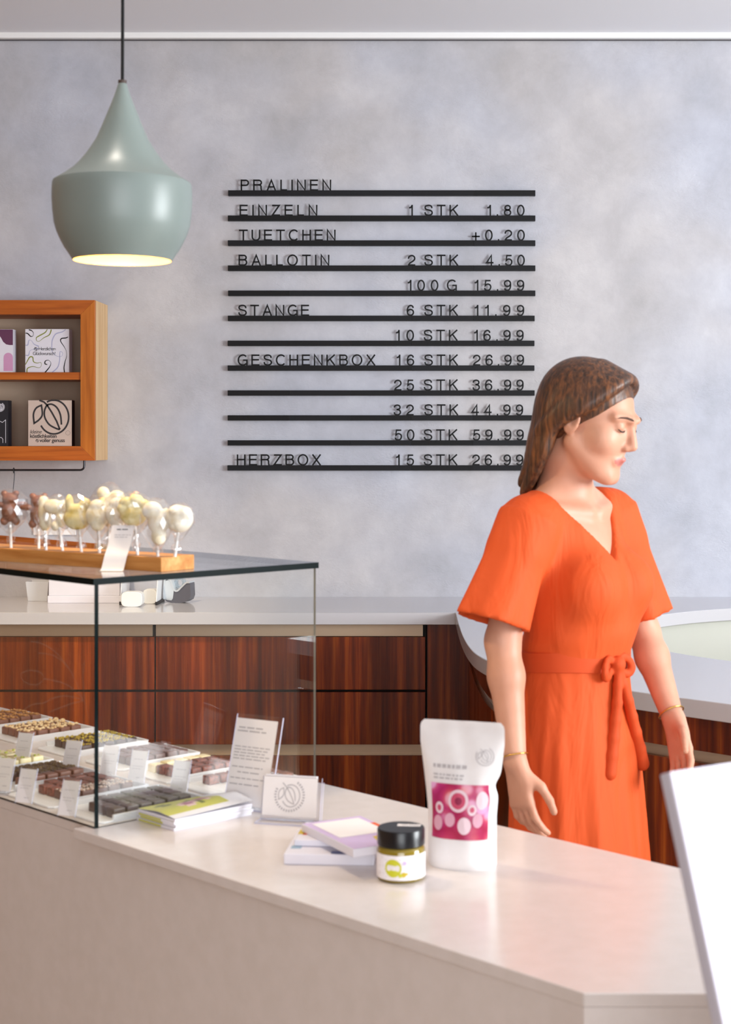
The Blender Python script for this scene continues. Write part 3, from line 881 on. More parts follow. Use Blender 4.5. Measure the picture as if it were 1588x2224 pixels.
mb.add([(x, y, 0.0) for x, y in ring2] + [(x, y, TOP - 0.0465) for x, y in ring2], [(i, (i + 1) % n, n + (i + 1) % n, n + i) for i in range(n)])
k0 = 0
mb.f += [[n + i, 2 * n + n + i, 2 * n + n + (i + 1) % n, n + (i + 1) % n] for i in range(n)]; mb.m += [0] * n
o = mb.build('drum_wall', M_apron, None, smooth='auto')
tag(o, 'cream curved drum wall lining the round opening in the worktop', 'drum wall')

DY = 5.85                 # front of the drawers
def zpx(py):
    return on(0, py, DY).z
z_ch0, z_ch1 = zpx(1383), TOP - 0.0465
rows = [(zpx(1498), zpx(1383.5)), (zpx(1617), zpx(1503.5)), (0.10, zpx(1641))]
def drawer_cabinet(x0, x1, label):
    t = thing('drawer_cabinet', label, 'cabinet', ((x0 + x1) / 2, DY, 0), 0, 'rosewood drawer cabinets under the back worktop')
    w = (x1 - x0) / 2
    MB().box((-w, 0.024, 0.0), (w, WALL - DY - 0.002, z_ch1)).build('carcass', M_dark, t)
    for zz0, zz1 in rows:
        MB().box((-w + 0.003, 0, zz0), (w - 0.003, 0.022, zz1)).build('drawer', M_walnut, t, bevel=0.001)
    MB().box((-w + 0.001, 0.012, z_ch0 + 0.001), (w - 0.012, 0.0245, z_ch1 - 0.001)).build('grip_channel', M_brass, t)
    m2 = MB().box((-w + 0.001, 0.014, rows[2][1] + 0.004), (w - 0.012, 0.0245, rows[1][0]))
    m2.box((-w + 0.001, 0.002, rows[2][1] + 0.001), (w - 0.012, 0.0245, rows[2][1] + 0.004))
    m2.build('grip_channel', M_brass, t)
    MB().box((-w, 0.06, 0.0), (w, 0.075, 0.099)).build('plinth', M_dark, t)
xg0 = on(337, 0, DY).x; xg1 = on(925.5, 0, DY).x
drawer_cabinet(xg0 - 1.012, xg0, 'rosewood drawer cabinet left of the black vertical gap, behind the chocolates')
drawer_cabinet(xg0, xg1, 'rosewood drawer cabinet behind the right glass pane and the white pouch')
drawer_cabinet(xg0 - 2.024, xg0 - 1.012, 'rosewood drawer cabinet at the far left end under the worktop')
x2 = on(1042, 0, DY).x
t = thing('corner_cabinet', 'tall plain dark rosewood corner panel right of the drawers under the worktop', 'cabinet', ((xg1 + 0.15), DY, 0))
MB().box((-0.145, 0.004, 0.0), (0.02, 0.03, z_ch1)).build('front_panel', M_walnut, t)
MB().box((-0.148, 0.031, 0.0), (0.02, 0.4, z_ch1)).build('carcass', M_dark, t)
# peninsula base follows the curve
pe = [Vector((x, y)) for x, y in front_edge[1:]]
def offset(P, d):
    out = []
    for i in range(len(P)):
        tg = (P[min(i + 1, len(P) - 1)] - P[max(i - 1, 0)]).normalized()
        nn = Vector((-tg.y, tg.x))
        out.append(P[i] + nn * d)
    return out
inner_ = offset(pe, 0.045); deep = offset(pe, 0.105); mid = offset(pe, 0.062)
sel = [i for i in range(len(pe)) if inner_[i].y < 5.72]
t = thing('peninsula_cabinet', 'dark rosewood curved cabinet under the worktop where it bends forward', 'cabinet', (0, 0, 0))
def band(nm, A, B, z0, z1, m):
    mb = MB(); n = len(sel)
    v = [(A[i].x, A[i].y, z0) for i in sel] + [(A[i].x, A[i].y, z1) for i in sel] + [(B[i].x, B[i].y, z0) for i in sel] + [(B[i].x, B[i].y, z1) for i in sel]
    f = []
    for i in range(n - 1):
        f += [(i, i + 1, n + i + 1, n + i), (2 * n + i + 1, 2 * n + i, 3 * n + i, 3 * n + i + 1), (n + i, n + i + 1, 3 * n + i + 1, 3 * n + i), (i + 1, i, 2 * n + i, 2 * n + i + 1)]
    f += [(0, n, 3 * n, 2 * n), (n - 1, 3 * n - 1, 4 * n - 1, 2 * n - 1)]
    mb.add(v, f)
    return mb.build(nm, m, t, smooth='auto', clean=True)
band('upper_front', inner_, deep, 0.765, z_ch1, M_walnut)
band('grip_channel', mid, deep, 0.735, 0.765, M_brass)
band('middle_front', inner_, deep, rows[1][0], 0.735, M_walnut)
band('grip_channel', mid, deep, rows[2][1], rows[1][0], M_brass)
band('lower_front', inner_, deep, 0.10, rows[2][1], M_walnut)
band('plinth', mid, deep, 0.0, 0.10, M_dark)

# ================================================================== shop counter with the glass case
GC = Vector((-0.5643, 2.575))
UU = Vector((0.70711, -0.70711)); VV = Vector((0.70711, 0.70711))
def uv(u, v, z=TOP):
    p = GC + UU * u + VV * v
    return Vector((p.x, p.y, z))
def cpt(c, x):            # point on the line x + y = c
    return (x, c - x)
cnr = GC.x - 0.0145
xa = cnr + 0.000
TABZ = 0.0165
slab_pts = [cpt(2.013, -1.62), cpt(2.013, xa - 0.004), cpt(1.979, xa - 0.021), cpt(1.979, 0.169), (0.90, 1.806), cpt(2.702, 0.893), cpt(2.702, -1.27)]
body_pts = [cpt(2.0135, -1.62), cpt(2.0135, xa - 0.06), cpt(1.9795, 0.1695), (0.8995, 1.8065), cpt(2.7015, 0.8935), cpt(2.7015, -1.27)]
t = thing('shop_counter', 'long beige-white mineral shop counter running diagonally across the foreground', 'counter', (-0.2, 2.25, 0))
TI = Matrix.Translation((0.2, -2.25, 0))
MB().prism(slab_pts, TOP - TABZ, TOP, 0, TI).build('counter_top', M_solid, t, bevel=0.004, seg=3)
MB().prism(body_pts, 0.0, TOP - TABZ, 0, TI).build('counter_body', M_solid, t, bevel=0.0006)

GT = 1.312; GB = 1.301
t = thing('glass_case', 'clear glass display case with dark green edges over the chocolate trays', 'display case', uv(0, 0, TOP), -PI / 4)
# local axes: x along the counter (u), y across it (v)
LEN = 1.42; DEP = 0.478
def pane(nm, a, b):
    mb = MB().box(a, b)
    me = mb
    dims = [b[i] - a[i] for i in range(3)]
    thin = dims.index(min(dims))
    fi = {0: [3, 5], 1: [2, 4], 2: [0, 1]}[thin]
    for k in range(6):
        mb.m[k] = 0 if k in fi else 1
    return mb.build(nm, [M_glass, M_gedge], t)
pane('front_pane', (-LEN, 0.0, 0.0), (0.0, 0.0075, GB - TOP - 0.0002))
sp_ = pane('side_pane', (-0.006, 0.008, 0.0), (0.0, DEP, GB - TOP - 0.0002))
sp_.data.materials.append(mat('ground_glass_edge', (140, 138, 128), 0.25, spec=0.4))
sp_.data.polygons[4].material_index = 2        # the ground rear edge
pane('top_pane', (-LEN - 0.004, -0.004, GB - TOP), (0.004, DEP + 0.004, GT - TOP))
# etched sprig on the front pane
FM = frame((0, -0.0004, 0), (1, 0, 0), (0, 0, 1))
M_etch = clear('etched_lines', (0.9, 0.88, 0.85), 0.10, 0.5, 0.02)
def onfront(px, py):
    """local x, z on the front pane (v = 0) for a photo pixel"""
    dx = (px - VPX) / FPX; # X = dx * Y with X = GC.x + u*.7071, Y = GC.y - u*.7071
    u = (dx * GC.y - GC.x) / (0.70711 * (1 + dx)); Y = GC.y - u * 0.70711
    return (u, EYE - (py - VPY) / FPX * Y - TOP)
e = MB()
k = 340.0 / 1588
for pts in ([(220, 380), (300, 355), (400, 370), (448, 430), (400, 490), (330, 500), (250, 470), (215, 420), (220, 380)], [(448, 440), (560, 460), (680, 500), (760, 560), (840, 640), (880, 740), (905, 850)],
            [(250, 750), (330, 700), (450, 685), (530, 640), (640, 615), (740, 625), (850, 655)], [(500, 780), (600, 740), (720, 695), (850, 660)], [(310, 60), (420, 80), (540, 150), (640, 250), (740, 400), (800, 540), (840, 640)],
            [(390, 180), (520, 195), (620, 250), (700, 330)], [(860, 260), (845, 400), (850, 520), (860, 650)]):
    q = spline([(*onfront(x * k, 1380 + y * k), 0) for x, y in pts], 6)
    e.stroke([(p.x, p.y) for p in q], 0.0022, FM)
e.build('etched_sprig', M_etch, t)

# ================================================================== chocolate trays inside the case
rnd = random.Random(11)
M_choc = {
    'dark': mat('dark_chocolate', (72, 50, 46), 0.38),
    'milk': mat('milk_chocolate', (124, 76, 58), 0.40),
    'brown': mat('brown_chocolate', (102, 70, 62), 0.42),
    'red': noise_color(mat('reddish_chocolate', (120, 66, 54), 0.45), (84, 50, 44), (150, 84, 66), (160, 160, 160), 3),
    'pale': noise_color(mat('white_chocolate', (238, 222, 172), 0.4), (232, 212, 156), (244, 232, 192), (50, 50, 50), 3),
    'plain': mat('plain_dark_chocolate', (82, 64, 60), 0.36),
}
M_nut = noise_color(mat('chopped_hazelnut', (228, 196, 142), 0.6), (206, 160, 98), (244, 222, 178), (120, 120, 120), 3)
M_pist = noise_color(mat('chopped_pistachio', (178, 150, 40), 0.6), (128, 106, 34), (208, 182, 64), (140, 140, 140), 3)
M_almond = noise_color(mat('roasted_almond', (176, 116, 56), 0.6), (140, 84, 36), (206, 150, 84), (120, 120, 120), 3)
M_coco = noise_color(mat('coconut_flakes', (222, 196, 176), 0.7), (190, 150, 124), (240, 226, 212), (200, 200, 200), 2)
M_olive_dust = noise_color(mat('olive_dusting', (112, 88, 50), 0.8), (84, 62, 40), (134, 110, 64), (110, 110, 110), 3)
M_green = mat('green_pistachio', (168, 176, 70), 0.6)
PS, PH = 0.0238, 0.0155         # edge and height of a praline

def praline_mesh(m):
    bm = bmesh.new()
    bmesh.ops.create_cube(bm, size=1.0)
    for v in bm.verts:
        s_ = 0.97 if v.co.z > 0 else 1.0
        v.co = Vector((v.co.x * PS * s_, v.co.y * PS * s_, (v.co.z + 0.5) * PH))
    bmesh.ops.bevel(bm, geom=list(bm.edges), offset=0.0022, segments=3, affect='EDGES', profile=0.6)
    me = bpy.data.meshes.new('praline'); bm.to_mesh(me); bm.free()
    me.polygons.foreach_set('use_smooth', [True] * len(me.polygons))
    me.materials.append(m)
    return me

def crumbs_mesh(n, smin, smax, m, seed, spread=0.42):
    rd = random.Random(seed); bm = bmesh.new()
    for _ in range(n):
        s_ = rd.uniform(smin, smax)
        r = bmesh.ops.create_icosphere(bm, subdivisions=1, radius=s_)
        rot = Matrix.Rotation(rd.uniform(0, 6.3), 3, 'Z') @ Matrix.Rotation(rd.uniform(0, 1.2), 3, 'X')
        sc = Vector((rd.uniform(0.8, 1.5), rd.uniform(0.6, 1.0), rd.uniform(0.5, 0.9)))
        off = Vector((rd.uniform(-spread, spread) * PS, rd.uniform(-spread, spread) * PS, PH + s_ * rd.uniform(0.0, 0.5)))
        for v in r['verts']:
            q = Vector((v.co.x * sc.x, v.co.y * sc.y, v.co.z * sc.z)) * rd.uniform(0.9, 1.1)
            v.co = rot @ q + off
    me = bpy.data.meshes.new('topping'); bm.to_mesh(me); bm.free()
    me.materials.append(m)
    return me
PM = {k: praline_mesh(m) for k, m in M_choc.items()}
TOPPING = {
    'hazelnut': [crumbs_mesh(9, 0.0028, 0.0046, M_nut, i) for i in range(4)],
    'pistachio': [crumbs_mesh(14, 0.002, 0.0036, M_pist, 10 + i) for i in range(4)],
    'almond': [crumbs_mesh(8, 0.0026, 0.0042, M_almond, 20 + i) for i in range(3)],
    'coconut': [crumbs_mesh(34, 0.0011, 0.0022, M_coco, 30 + i, 0.47) for i in range(4)],
    'olive': [crumbs_mesh(40, 0.0010, 0.0018, M_olive_dust, 40 + i, 0.47) for i in range(3)],
    'green': [crumbs_mesh(2, 0.0018, 0.0030, M_green, 50 + i, 0.3) for i in range(3)],
}
TN = {'hazelnut': 'chopped_nuts', 'pistachio': 'chopped_pistachio', 'almond': 'chopped_almonds', 'coconut': 'coconut_flakes', 'olive': 'dusting', 'green': 'pistachio_piece'}
CASE_ROT = -PI / 4
def tray(u0, u1, v0, v1, label):
    """low white tray: floor, raised rims on three sides, a rounded lip towards the customer"""
    t = thing('praline_tray', label, 'tray', uv((u0 + u1) / 2, (v0 + v1) / 2, TOP), CASE_ROT, 'white chocolate trays in the glass case')
    w = (u1 - u0) / 2; d = (v1 - v0) / 2
    prof = [(-w - 0.004, 0.0115), (-w - 0.004, 0.0125), (-w + 0.001, 0.0125), (-w + 0.003, 0.004), (w - 0.003, 0.004), (w - 0.001, 0.0125), (w + 0.004, 0.0125), (w + 0.004, 0.0115), (w, 0.0), (-w, 0.0)]
    mb = MB()
    n = len(prof)
    ys = [-d + 0.012, d]
    v = [(x, y, z) for y in ys for x, z in prof]
    f = [(i, (i + 1) % n, n + (i + 1) % n, n + i) for i in range(n)]
    f += [tuple(range(n - 1, -1, -1)), tuple(range(n, 2 * n))]
    mb.add(v, f)
    mb.build('tray_body', M_white, t, clean=True)
    MB().box((-w, d - 0.003, 0.004), (w, d + 0.002, 0.0125)).build('rear_rim', M_white, t, bevel=0.001)
    lip = [(-w - 0.002, -d + 0.013), (-w - 0.002, -d - 0.006), (-w + 0.008, -d - 0.014), (w - 0.008, -d - 0.014), (w + 0.002, -d - 0.006), (w + 0.002, -d + 0.013)]
    MB().prism(lip, 0.0, 0.004).build('front_lip', M_white, t, bevel=0.0015)
    return t
def fill(u_right, v0, cols, rows, pitch, spec, group):
    """cols go left from the right edge u_right, rows go back from v0; spec(c, r) -> (chocolate, topping, label) or None"""
    for c in range(cols):
        for r in range(rows):
            sp = spec(c, r)
            if not sp:
                continue
            ch, tp, lab = sp
            o = bpy.data.objects.new('praline', PM[ch])
            o.location = uv(u_right - PS / 2 - c * pitch, v0 + PS / 2 + r * pitch, TOP + 0.0042)
            o.rotation_euler = (0, 0, CASE_ROT + rnd.uniform(-0.05, 0.05))
            o.scale = (rnd.uniform(0.97, 1.03), rnd.uniform(0.97, 1.03), rnd.uniform(0.95, 1.06))
            COL.objects.link(o)
            tag(o, lab, 'praline', group)
            if tp:
                q = bpy.data.objects.new(TN[tp], rnd.choice(TOPPING[tp]))
                COL.objects.link(q); q.parent = o
PT = 0.0272
# front row, right to left
tray(-0.152, -0.016, 0.034, 0.236, 'white tray of plain dark pralines right behind the side pane, nearest the brochures')
fill(-0.022, 0.052, 4, 6, PT, lambda c, r: None if (c == 3 and r == 0) else ('plain', None, 'plain dark square praline in the front tray nearest the brochures'), 'plain dark pralines in the front right tray')
tray(-0.318, -0.170, 0.034, 0.222, 'white tray of milk and coconut pralines second from the right in the front row')
fill(-0.176, 0.062, 5, 5, PT, lambda c, r: (None if c == 4 and r < 1 else ('red', None, 'reddish brown plain praline beside the coconut ones in the front row')) if c >= 2 else
     ('brown', 'coconut', 'brown praline sprinkled with pale coconut flakes, second front tray'), 'pralines in the second front tray')
tray(-0.462, -0.336, 0.034, 0.222, 'white tray of olive-dusted and milk pralines third from the right in the front row')
fill(-0.342, 0.064, 4, 5, PT, lambda c, r: ('milk', None, 'plain milk praline right of the olive-dusted ones in the front row') if c == 0 else
     (None if (c == 1 and r == 0) else ('dark', 'olive', 'dark praline with olive-coloured dusting, third front tray')), 'pralines in the third front tray')
tray(-0.622, -0.494, 0.04, 0.222, 'white tray of white pralines with pistachio at the left frame edge')
fill(-0.500, 0.10, 4, 4, PT, lambda c, r: ('pale', 'green', 'white chocolate praline with green pistachio piece near the left frame edge'), 'white pistachio pralines in the front row')
# rear row, right to left
tray(-0.158, -0.020, 0.292, 0.462, 'white tray of brown pralines in the rear row behind the tall acrylic sign')
fill(-0.030, 0.318, 4, 5, PT, lambda c, r: ('red', None, 'brown praline in the rear tray half hidden by the tall acrylic sign') if (r >= 2 or c == 3) else None, 'brown pralines behind the acrylic sign')
tray(-0.312, -0.184, 0.292, 0.452, 'white tray of white bars and reddish pralines second from the right, rear row')
def spec5(c, r):
    if c == 3:
        return ('pale', None, 'smooth white chocolate piece in the long pale row, rear tray')
    if c == 2 and r in (1,):
        return None
    return ('red', None, 'small reddish brown praline right of the white chocolate row')
fill(-0.190, 0.308, 4, 5, PT, spec5, 'pralines in the white and reddish rear tray')
tray(-0.474, -0.346, 0.292, 0.466, 'white tray of plain brown pralines third from the right in the rear row')
fill(-0.352, 0.312, 4, 5, PT, lambda c, r: ('brown', None, 'plain brown square praline left of the white chocolate row'), 'plain brown pralines in the rear row')
tray(-0.654, -0.526, 0.292, 0.466, 'white tray of pistachio pralines behind the glass corner edge')
fill(-0.532, 0.312, 4, 5, PT, lambda c, r: ('dark', 'pistachio', 'dark praline topped with yellow-green pistachio behind the glass corner edge'), 'pistachio pralines in the rear row')
tray(-0.858, -0.730, 0.292, 0.466, 'white tray of hazelnut pralines in the rear row')
fill(-0.736, 0.306, 4, 5, PT, lambda c, r: ('milk', 'hazelnut', 'milk praline topped with pale chopped hazelnuts in the rear row'), 'hazelnut pralines in the rear row')
tray(-1.030, -0.902, 0.292, 0.466, 'white tray of almond pralines at the far left of the rear row')
fill(-0.910, 0.312, 4, 5, PT, lambda c, r: ('milk', 'almond', 'milk praline topped with orange-brown almond bits at the far left'), 'almond pralines in the rear row')

# small price signs in front of the trays
def lean_sign(name, label, cat, p0, p1, height, lean, foot, group=None, lines=(), rim=None, logo=None, thick=0.0022, paper=(0.03, 0.97, 0.03, 0.96), zt=TOP):
    """clear sheet leaning back, foot towards the customer; p0, p1 = lower left and right corners"""
    p0 = Vector((p0[0], p0[1])); p1 = Vector((p1[0], p1[1]))
    w = (p1 - p0).length; c = (p0 + p1) / 2; ang = math.atan2(p1.y - p0.y, p1.x - p0.x)
    t = thing(name, label, cat, (c.x, c.y, zt), ang, group)
    yd = Vector((0, math.sin(lean), math.cos(lean)))
    Mx = frame((-w / 2, 0, thick), (1, 0, 0), yd)
    m1 = MB().box((0, 0, -thick), (w, height, 0), 0, Mx)
    for k in (2, 3, 4, 5):
        m1.m[k] = 1
    m1.build('acrylic_sheet', [M_acryl, M_aedge], t)
    if foot:
        m2 = MB().box((-w / 2, min(-foot, 0.0), 0), (w / 2, max(-foot, 0.0), thick))
        for k in (2, 3, 4, 5):
            m2.m[k] = 1
        m2.build('acrylic_foot', [M_acryl, M_aedge], t)
    a, b, c0, d0 = paper
    x0, x1, y0, y1 = a * w, b * w, c0 * height, d0 * height
    mb = MB().box((x0, y0, 0.0002), (x1, y1, 0.0006), 0, Mx)
    mb.build('paper', M_paper, t)
    if lines:
        m3 = MB(); m4 = MB()
        for i, (ly, la, lb, lh) in enumerate(lines):
            scribble(m4 if lh > 0.004 else m3, x0 + la * (x1 - x0), x0 + lb * (x1 - x0), y0 + ly * (y1 - y0), lh, Mx, seed=i * 7 + int(p0.x * 1000) % 97, z=0.0008)
        m3.build('print_lines', M_print, t)
        if m4.v:
            m4.build('heading_print', M_print, t)
    return t, Mx, w, height
sg = [((45, 1652), 'price card in front of the almond tray, farthest left'), ((150, 1670), 'price card in front of the hazelnut tray'), ((232, 1682), 'price card just right of the glass corner edge'),
      ((294, 1694), 'price card in front of the white chocolate row'), ((386, 1718), 'price card in front of the reddish rear pralines'),
      ((3, 1712), 'price card cut by the left frame edge'), ((50, 1738), 'price card in front of the olive-dusted pralines'), ((143, 1766), 'price card in front of the coconut pralines nearest the counter edge')]
for i, ((px, py), lab) in enumerate(sg):
    b = at(px, py, TOP + 0.0125)
    wd = Vector((0.93, -0.37)).normalized() * 0.0175
    lean_sign('price_card', 'small white ' + lab, 'price card', (b.x - wd.x, b.y - wd.y), (b.x + wd.x, b.y + wd.y), 0.062, R(17), 0.0, 'small price cards in the glass case',
              lines=[(0.72, 0.2, 0.8, 0.0016), (0.5, 0.15, 0.85, 0.0012), (0.42, 0.15, 0.7, 0.0012), (0.14, 0.5, 0.8, 0.0018)], zt=TOP + 0.0042 if i < 5 else TOP + 0.0042)

# ================================================================== lollipops on the glass top
W0 = at(350, 1243, GT)
Wd = Vector((-0.3436, 0.238)).normalized()      # along the block, to the left
We = Vector((-Wd.y, Wd.x)) * -1                 # across the block, away from the camera
if We.y < 0:
    We = -We
M_oak = wood('oiled_ash_block', (174, 106, 44), (206, 142, 76), (226, 172, 108), (3, 40, 40), 0.4)
t = thing('lollipop_block', 'long low oiled wooden block holding lollipops on the glass top', 'wooden block', (W0.x, W0.y, GT), math.atan2(-Wd.y, -Wd.x))
BLK_H = 0.0255; BLK_W = 0.082
MB().box((-0.56, 0, 0), (0, BLK_W, BLK_H)).build('block', M_oak, t, bevel=0.0012)
M_stick = mat('white_paper_stick', (240, 238, 236), 0.5)
M_lol = {'brown': noise_color(mat('lollipop_milk_chocolate', (122, 72, 54), 0.35), (104, 58, 42), (140, 86, 64), (60, 60, 60), 3),
         'cream': noise_color(mat('lollipop_white_chocolate', (244, 232, 196), 0.35), (236, 218, 168), (250, 244, 222), (40, 40, 40), 3),
         'yellow': noise_color(mat('lollipop_yellow_chocolate', (232, 214, 120), 0.35), (214, 188, 84), (246, 236, 186), (36, 36, 36), 3),
         'ivory': noise_color(mat('lollipop_ivory_chocolate', (248, 242, 222), 0.35), (240, 228, 196), (252, 250, 240), (40, 40, 40), 3)}
def lollipop(label, foot_px, head_px, dy, m, blobs, film_r, tilt=0.0):
    """foot and head as photo pixels on a plane dy behind the block front; blobs = ellipsoids in metres about the head centre"""
    f = (W0.xy - Vector(((W0.x), (W0.y)))) # zero
    # depth of the foot: the block front line at this pixel column plus dy
    k = (foot_px[0] - VPX) / FPX
    s = (W0.x - k * W0.y) / (k * Wd.y - Wd.x)
    b = Vector((W0.x, W0.y)) + Wd * s
    b = b + We * dy
    X = k * b.y
    b.x = X
    Y = b.y
    base = Vector((X, Y, GT + BLK_H))
    hd = on(head_px[0], head_px[1], Y + tilt)
    t = thing('lollipop', label, 'lollipop', tuple(base), 0, 'wrapped chocolate lollipops in the wooden block')
    h = hd - base
    MB().tube([(0, 0, 0), tuple(h * 0.5), tuple(h * 0.96)], 0.0027, 10).build('stick', M_stick, t, smooth='auto')
    F = Field((h.x - 0.045, h.y - 0.03, h.z - 0.055), (h.x + 0.045, h.y + 0.03, h.z + 0.05), 0.0016)
    for (cx, cy_, cz, rx, ry, rz) in blobs:
        F.ell((h.x + cx * 1.22, h.y + cy_, h.z + cz * 1.1), (rx * 1.25, ry * 1.15, rz * 1.15), 0.003)
    put('chocolate_figure', F.mesh('chocolate_figure'), M_lol[m], t)
    # crinkled film gathered at the stick
    rd = random.Random(hash(label) % 1000 if False else len(label) * 13 + int(foot_px[0]))
    bm = bmesh.new()
    bmesh.ops.create_icosphere(bm, subdivisions=3, radius=1.0)
    zlo = -h.z * 0.62
    for v in bm.verts:
        c = v.co.copy()
        q = Vector((c.x * film_r[0] * 1.18, c.y * film_r[1] * 1.15, c.z * film_r[2] * 1.1))
        if c.z < -0.2:
            g = min(1.0, (-0.2 - c.z) / 0.8)
            q.x *= (1 - 0.55 * g); q.y *= (1 - 0.45 * g); q.z = -film_r[2] * 0.2 - g * (film_r[2] * 0.8 + 0.012)
        j = 1 + rd.uniform(-0.10, 0.12)
        v.co = Vector((q.x * j, q.y * j, q.z * (1 + rd.uniform(-0.04, 0.04)))) + h
    me = bpy.data.meshes.new('film_wrap'); bm.to_mesh(me); bm.free()
    put('film_wrap', me, M_film, t)
    # twisted tail of the film around the stick
    n = 7
    pth = [tuple(h * (0.12 + 0.5 * i / n) + Vector((rd.uniform(-1, 1) * 0.001, rd.uniform(-1, 1) * 0.001, 0))) for i in range(n + 1)]
    MB().tube(pth, 0.006, 9, radii=[0.0085 * rd.uniform(0.8, 1.15) if i < 3 else 0.0055 * rd.uniform(0.85, 1.15) for i in range(n + 1)], caps=False).build('film_tail', M_film, t)
    return t
e_ = 0.001
bear = [(0, 0, -0.004, 0.013, 0.009, 0.017), (0, 0, 0.018, 0.012, 0.009, 0.010), (-0.018, 0, 0.008, 0.011, 0.007, 0.005), (0.018, 0, 0.008, 0.011, 0.007, 0.005), (-0.009, 0, 0.027, 0.005, 0.005, 0.005), (0.009, 0, 0.027, 0.005, 0.005, 0.005), (-0.009, 0, -0.02, 0.006, 0.006, 0.007), (0.009, 0, -0.02, 0.006, 0.006, 0.007)]
slim = [(0, 0, 0.006, 0.0095, 0.008, 0.024), (0.001, 0, -0.014, 0.0085, 0.008, 0.013), (-0.003, 0, 0.022, 0.006, 0.006, 0.009)]
hook = [(-0.006, 0, 0.012, 0.014, 0.008, 0.012), (0.009, 0, 0.012, 0.010, 0.008, 0.010), (0.006, 0, -0.008, 0.008, 0.007, 0.014), (-0.003, 0, -0.02, 0.006, 0.006, 0.008)]
bunny = [(0, 0, -0.006, 0.020, 0.010, 0.018), (-0.012, 0, 0.02, 0.006, 0.006, 0.013), (0.012, 0, 0.017, 0.009, 0.007, 0.010), (0, 0, 0.008, 0.016, 0.009, 0.010)]
drop = [(0, 0, 0, 0.017, 0.010, 0.019), (0, 0, 0.016, 0.012, 0.009, 0.010), (0.0, 0, -0.017, 0.009, 0.007, 0.008)]
tall = [(0, 0, 0.0, 0.018, 0.011, 0.020), (-0.008, 0, 0.022, 0.009, 0.008, 0.010), (0.012, 0, 0.014, 0.012, 0.009, 0.012), (0.0, 0, -0.02, 0.012, 0.009, 0.012)]
sheep = [(0, 0, -0.004, 0.019, 0.011, 0.018), (-0.010, -0.002, 0.016, 0.010, 0.008, 0.008), (0.004, -0.002, 0.020, 0.010, 0.008, 0.008), (0.016, -0.002, 0.012, 0.008, 0.008, 0.008), (-0.016, -0.002, 0.006, 0.007, 0.008, 0.008)]
long_ = [(-0.006, 0, 0.018, 0.014, 0.010, 0.014), (0.003, 0, 0.0, 0.015, 0.010, 0.018), (0.004, -0.002, -0.022, 0.011, 0.009, 0.014), (0.014, 0, 0.012, 0.007, 0.007, 0.010)]
ball = [(0, 0, 0, 0.0192, 0.012, 0.0205), (-0.004, -0.003, 0.012, 0.011, 0.010, 0.010), (0.008, -0.003, 0.008, 0.010, 0.010, 0.011), (-0.002, -0.004, -0.008, 0.012, 0.010, 0.010)]
FR = (0.026, 0.016, 0.034)
lollipop('milk chocolate bear lollipop at the left end of the wooden block', (24, 1194), (22, 1106), 0.024, 'brown', bear, (0.033, 0.016, 0.035))
lollipop('milk chocolate bear lollipop half behind the slim cream one', (84, 1192), (84, 1112), 0.062, 'brown', bear, FR, 0.0)
lollipop('slim upright cream lollipop in front of the second brown bear', (100, 1198), (97, 1118), 0.022, 'cream', slim, (0.016, 0.014, 0.034))
lollipop('cream hook-shaped lollipop with a leaning stick left of the yellow one', (136, 1198), (124, 1116), 0.030, 'cream', hook, (0.022, 0.014, 0.034))
lollipop('yellowish rabbit-eared lollipop third from the left among the pale ones', (177, 1201), (168, 1118), 0.026, 'yellow', bunny, FR)
lollipop('cream drop-shaped lollipop just left of the white price card', (216, 1202), (212, 1120), 0.024, 'cream', drop, FR)
lollipop('tall cream lollipop rising highest behind the price card', (236, 1200), (236, 1100), 0.066, 'cream', tall, (0.030, 0.016, 0.040))
lollipop('cream lollipop directly above the price card', (258, 1205), (255, 1116), 0.034, 'ivory', drop, FR)
lollipop('yellowish woolly sheep-shaped lollipop right of the price card', (299, 1208), (290, 1112), 0.030, 'yellow', sheep, (0.030, 0.016, 0.034))
lollipop('long ivory lollipop near the right end, second from the right', (343, 1211), (340, 1134), 0.026, 'ivory', long_, (0.026, 0.016, 0.040))
lollipop('round white lollipop at the right end of the wooden block', (380, 1209), (390, 1127), 0.046, 'ivory', ball, (0.0225, 0.015, 0.026))
# price card bending down in front of the block
p = at(219, 1240, GT); q = at(269, 1240, GT)
t = thing('lollipop_price_card', 'curved white price card standing on the glass in front of the lollipops', 'price card', ((p.x + q.x) / 2, p.y, GT), R(-6))
w = (q - p).length / 2
prof = [(-0.012, 0.0006), (-0.004, 0.0008), (0.0, 0.003), (0.003, 0.012), (0.0065, 0.026), (0.014, 0.040), (0.019, 0.058), (0.023, 0.078)]
pr = [(p_.x, p_.y) for p_ in spline([(y, z, 0) for y, z in prof], 5)]
mb = MB(); n = len(pr)
v = []
for dx, off in ((-w, 0), (w, 0), (-w, 0.0012), (w, 0.0012)):
    for i, (y, z) in enumerate(pr):
        sh = 0.013 * (z / 0.078)
        v.append((dx + sh, y - off * 0.9, z + off * 0.3))
f = []
for i in range(n - 1):
    f += [(i, i + 1, n + i + 1, n + i), (2 * n + i + 1, 2 * n + i, 3 * n + i, 3 * n + i + 1), (i, 2 * n + i, 2 * n + i + 1, i + 1), (n + i + 1, 3 * n + i + 1, 3 * n + i, n + i)]
f += [(0, n, 3 * n, 2 * n), (n - 1, 3 * n - 1, 4 * n - 1, 2 * n - 1)]
mb.add(v, f); mb.build('card', M_paper, t, clean=True)
m3 = MB(); Mx = frame((-w + 0.0135, 0.0168, 0.050), (1, 0, 0), (0.0105 / 0.028 * 0.3, 0.0048, 0.02))
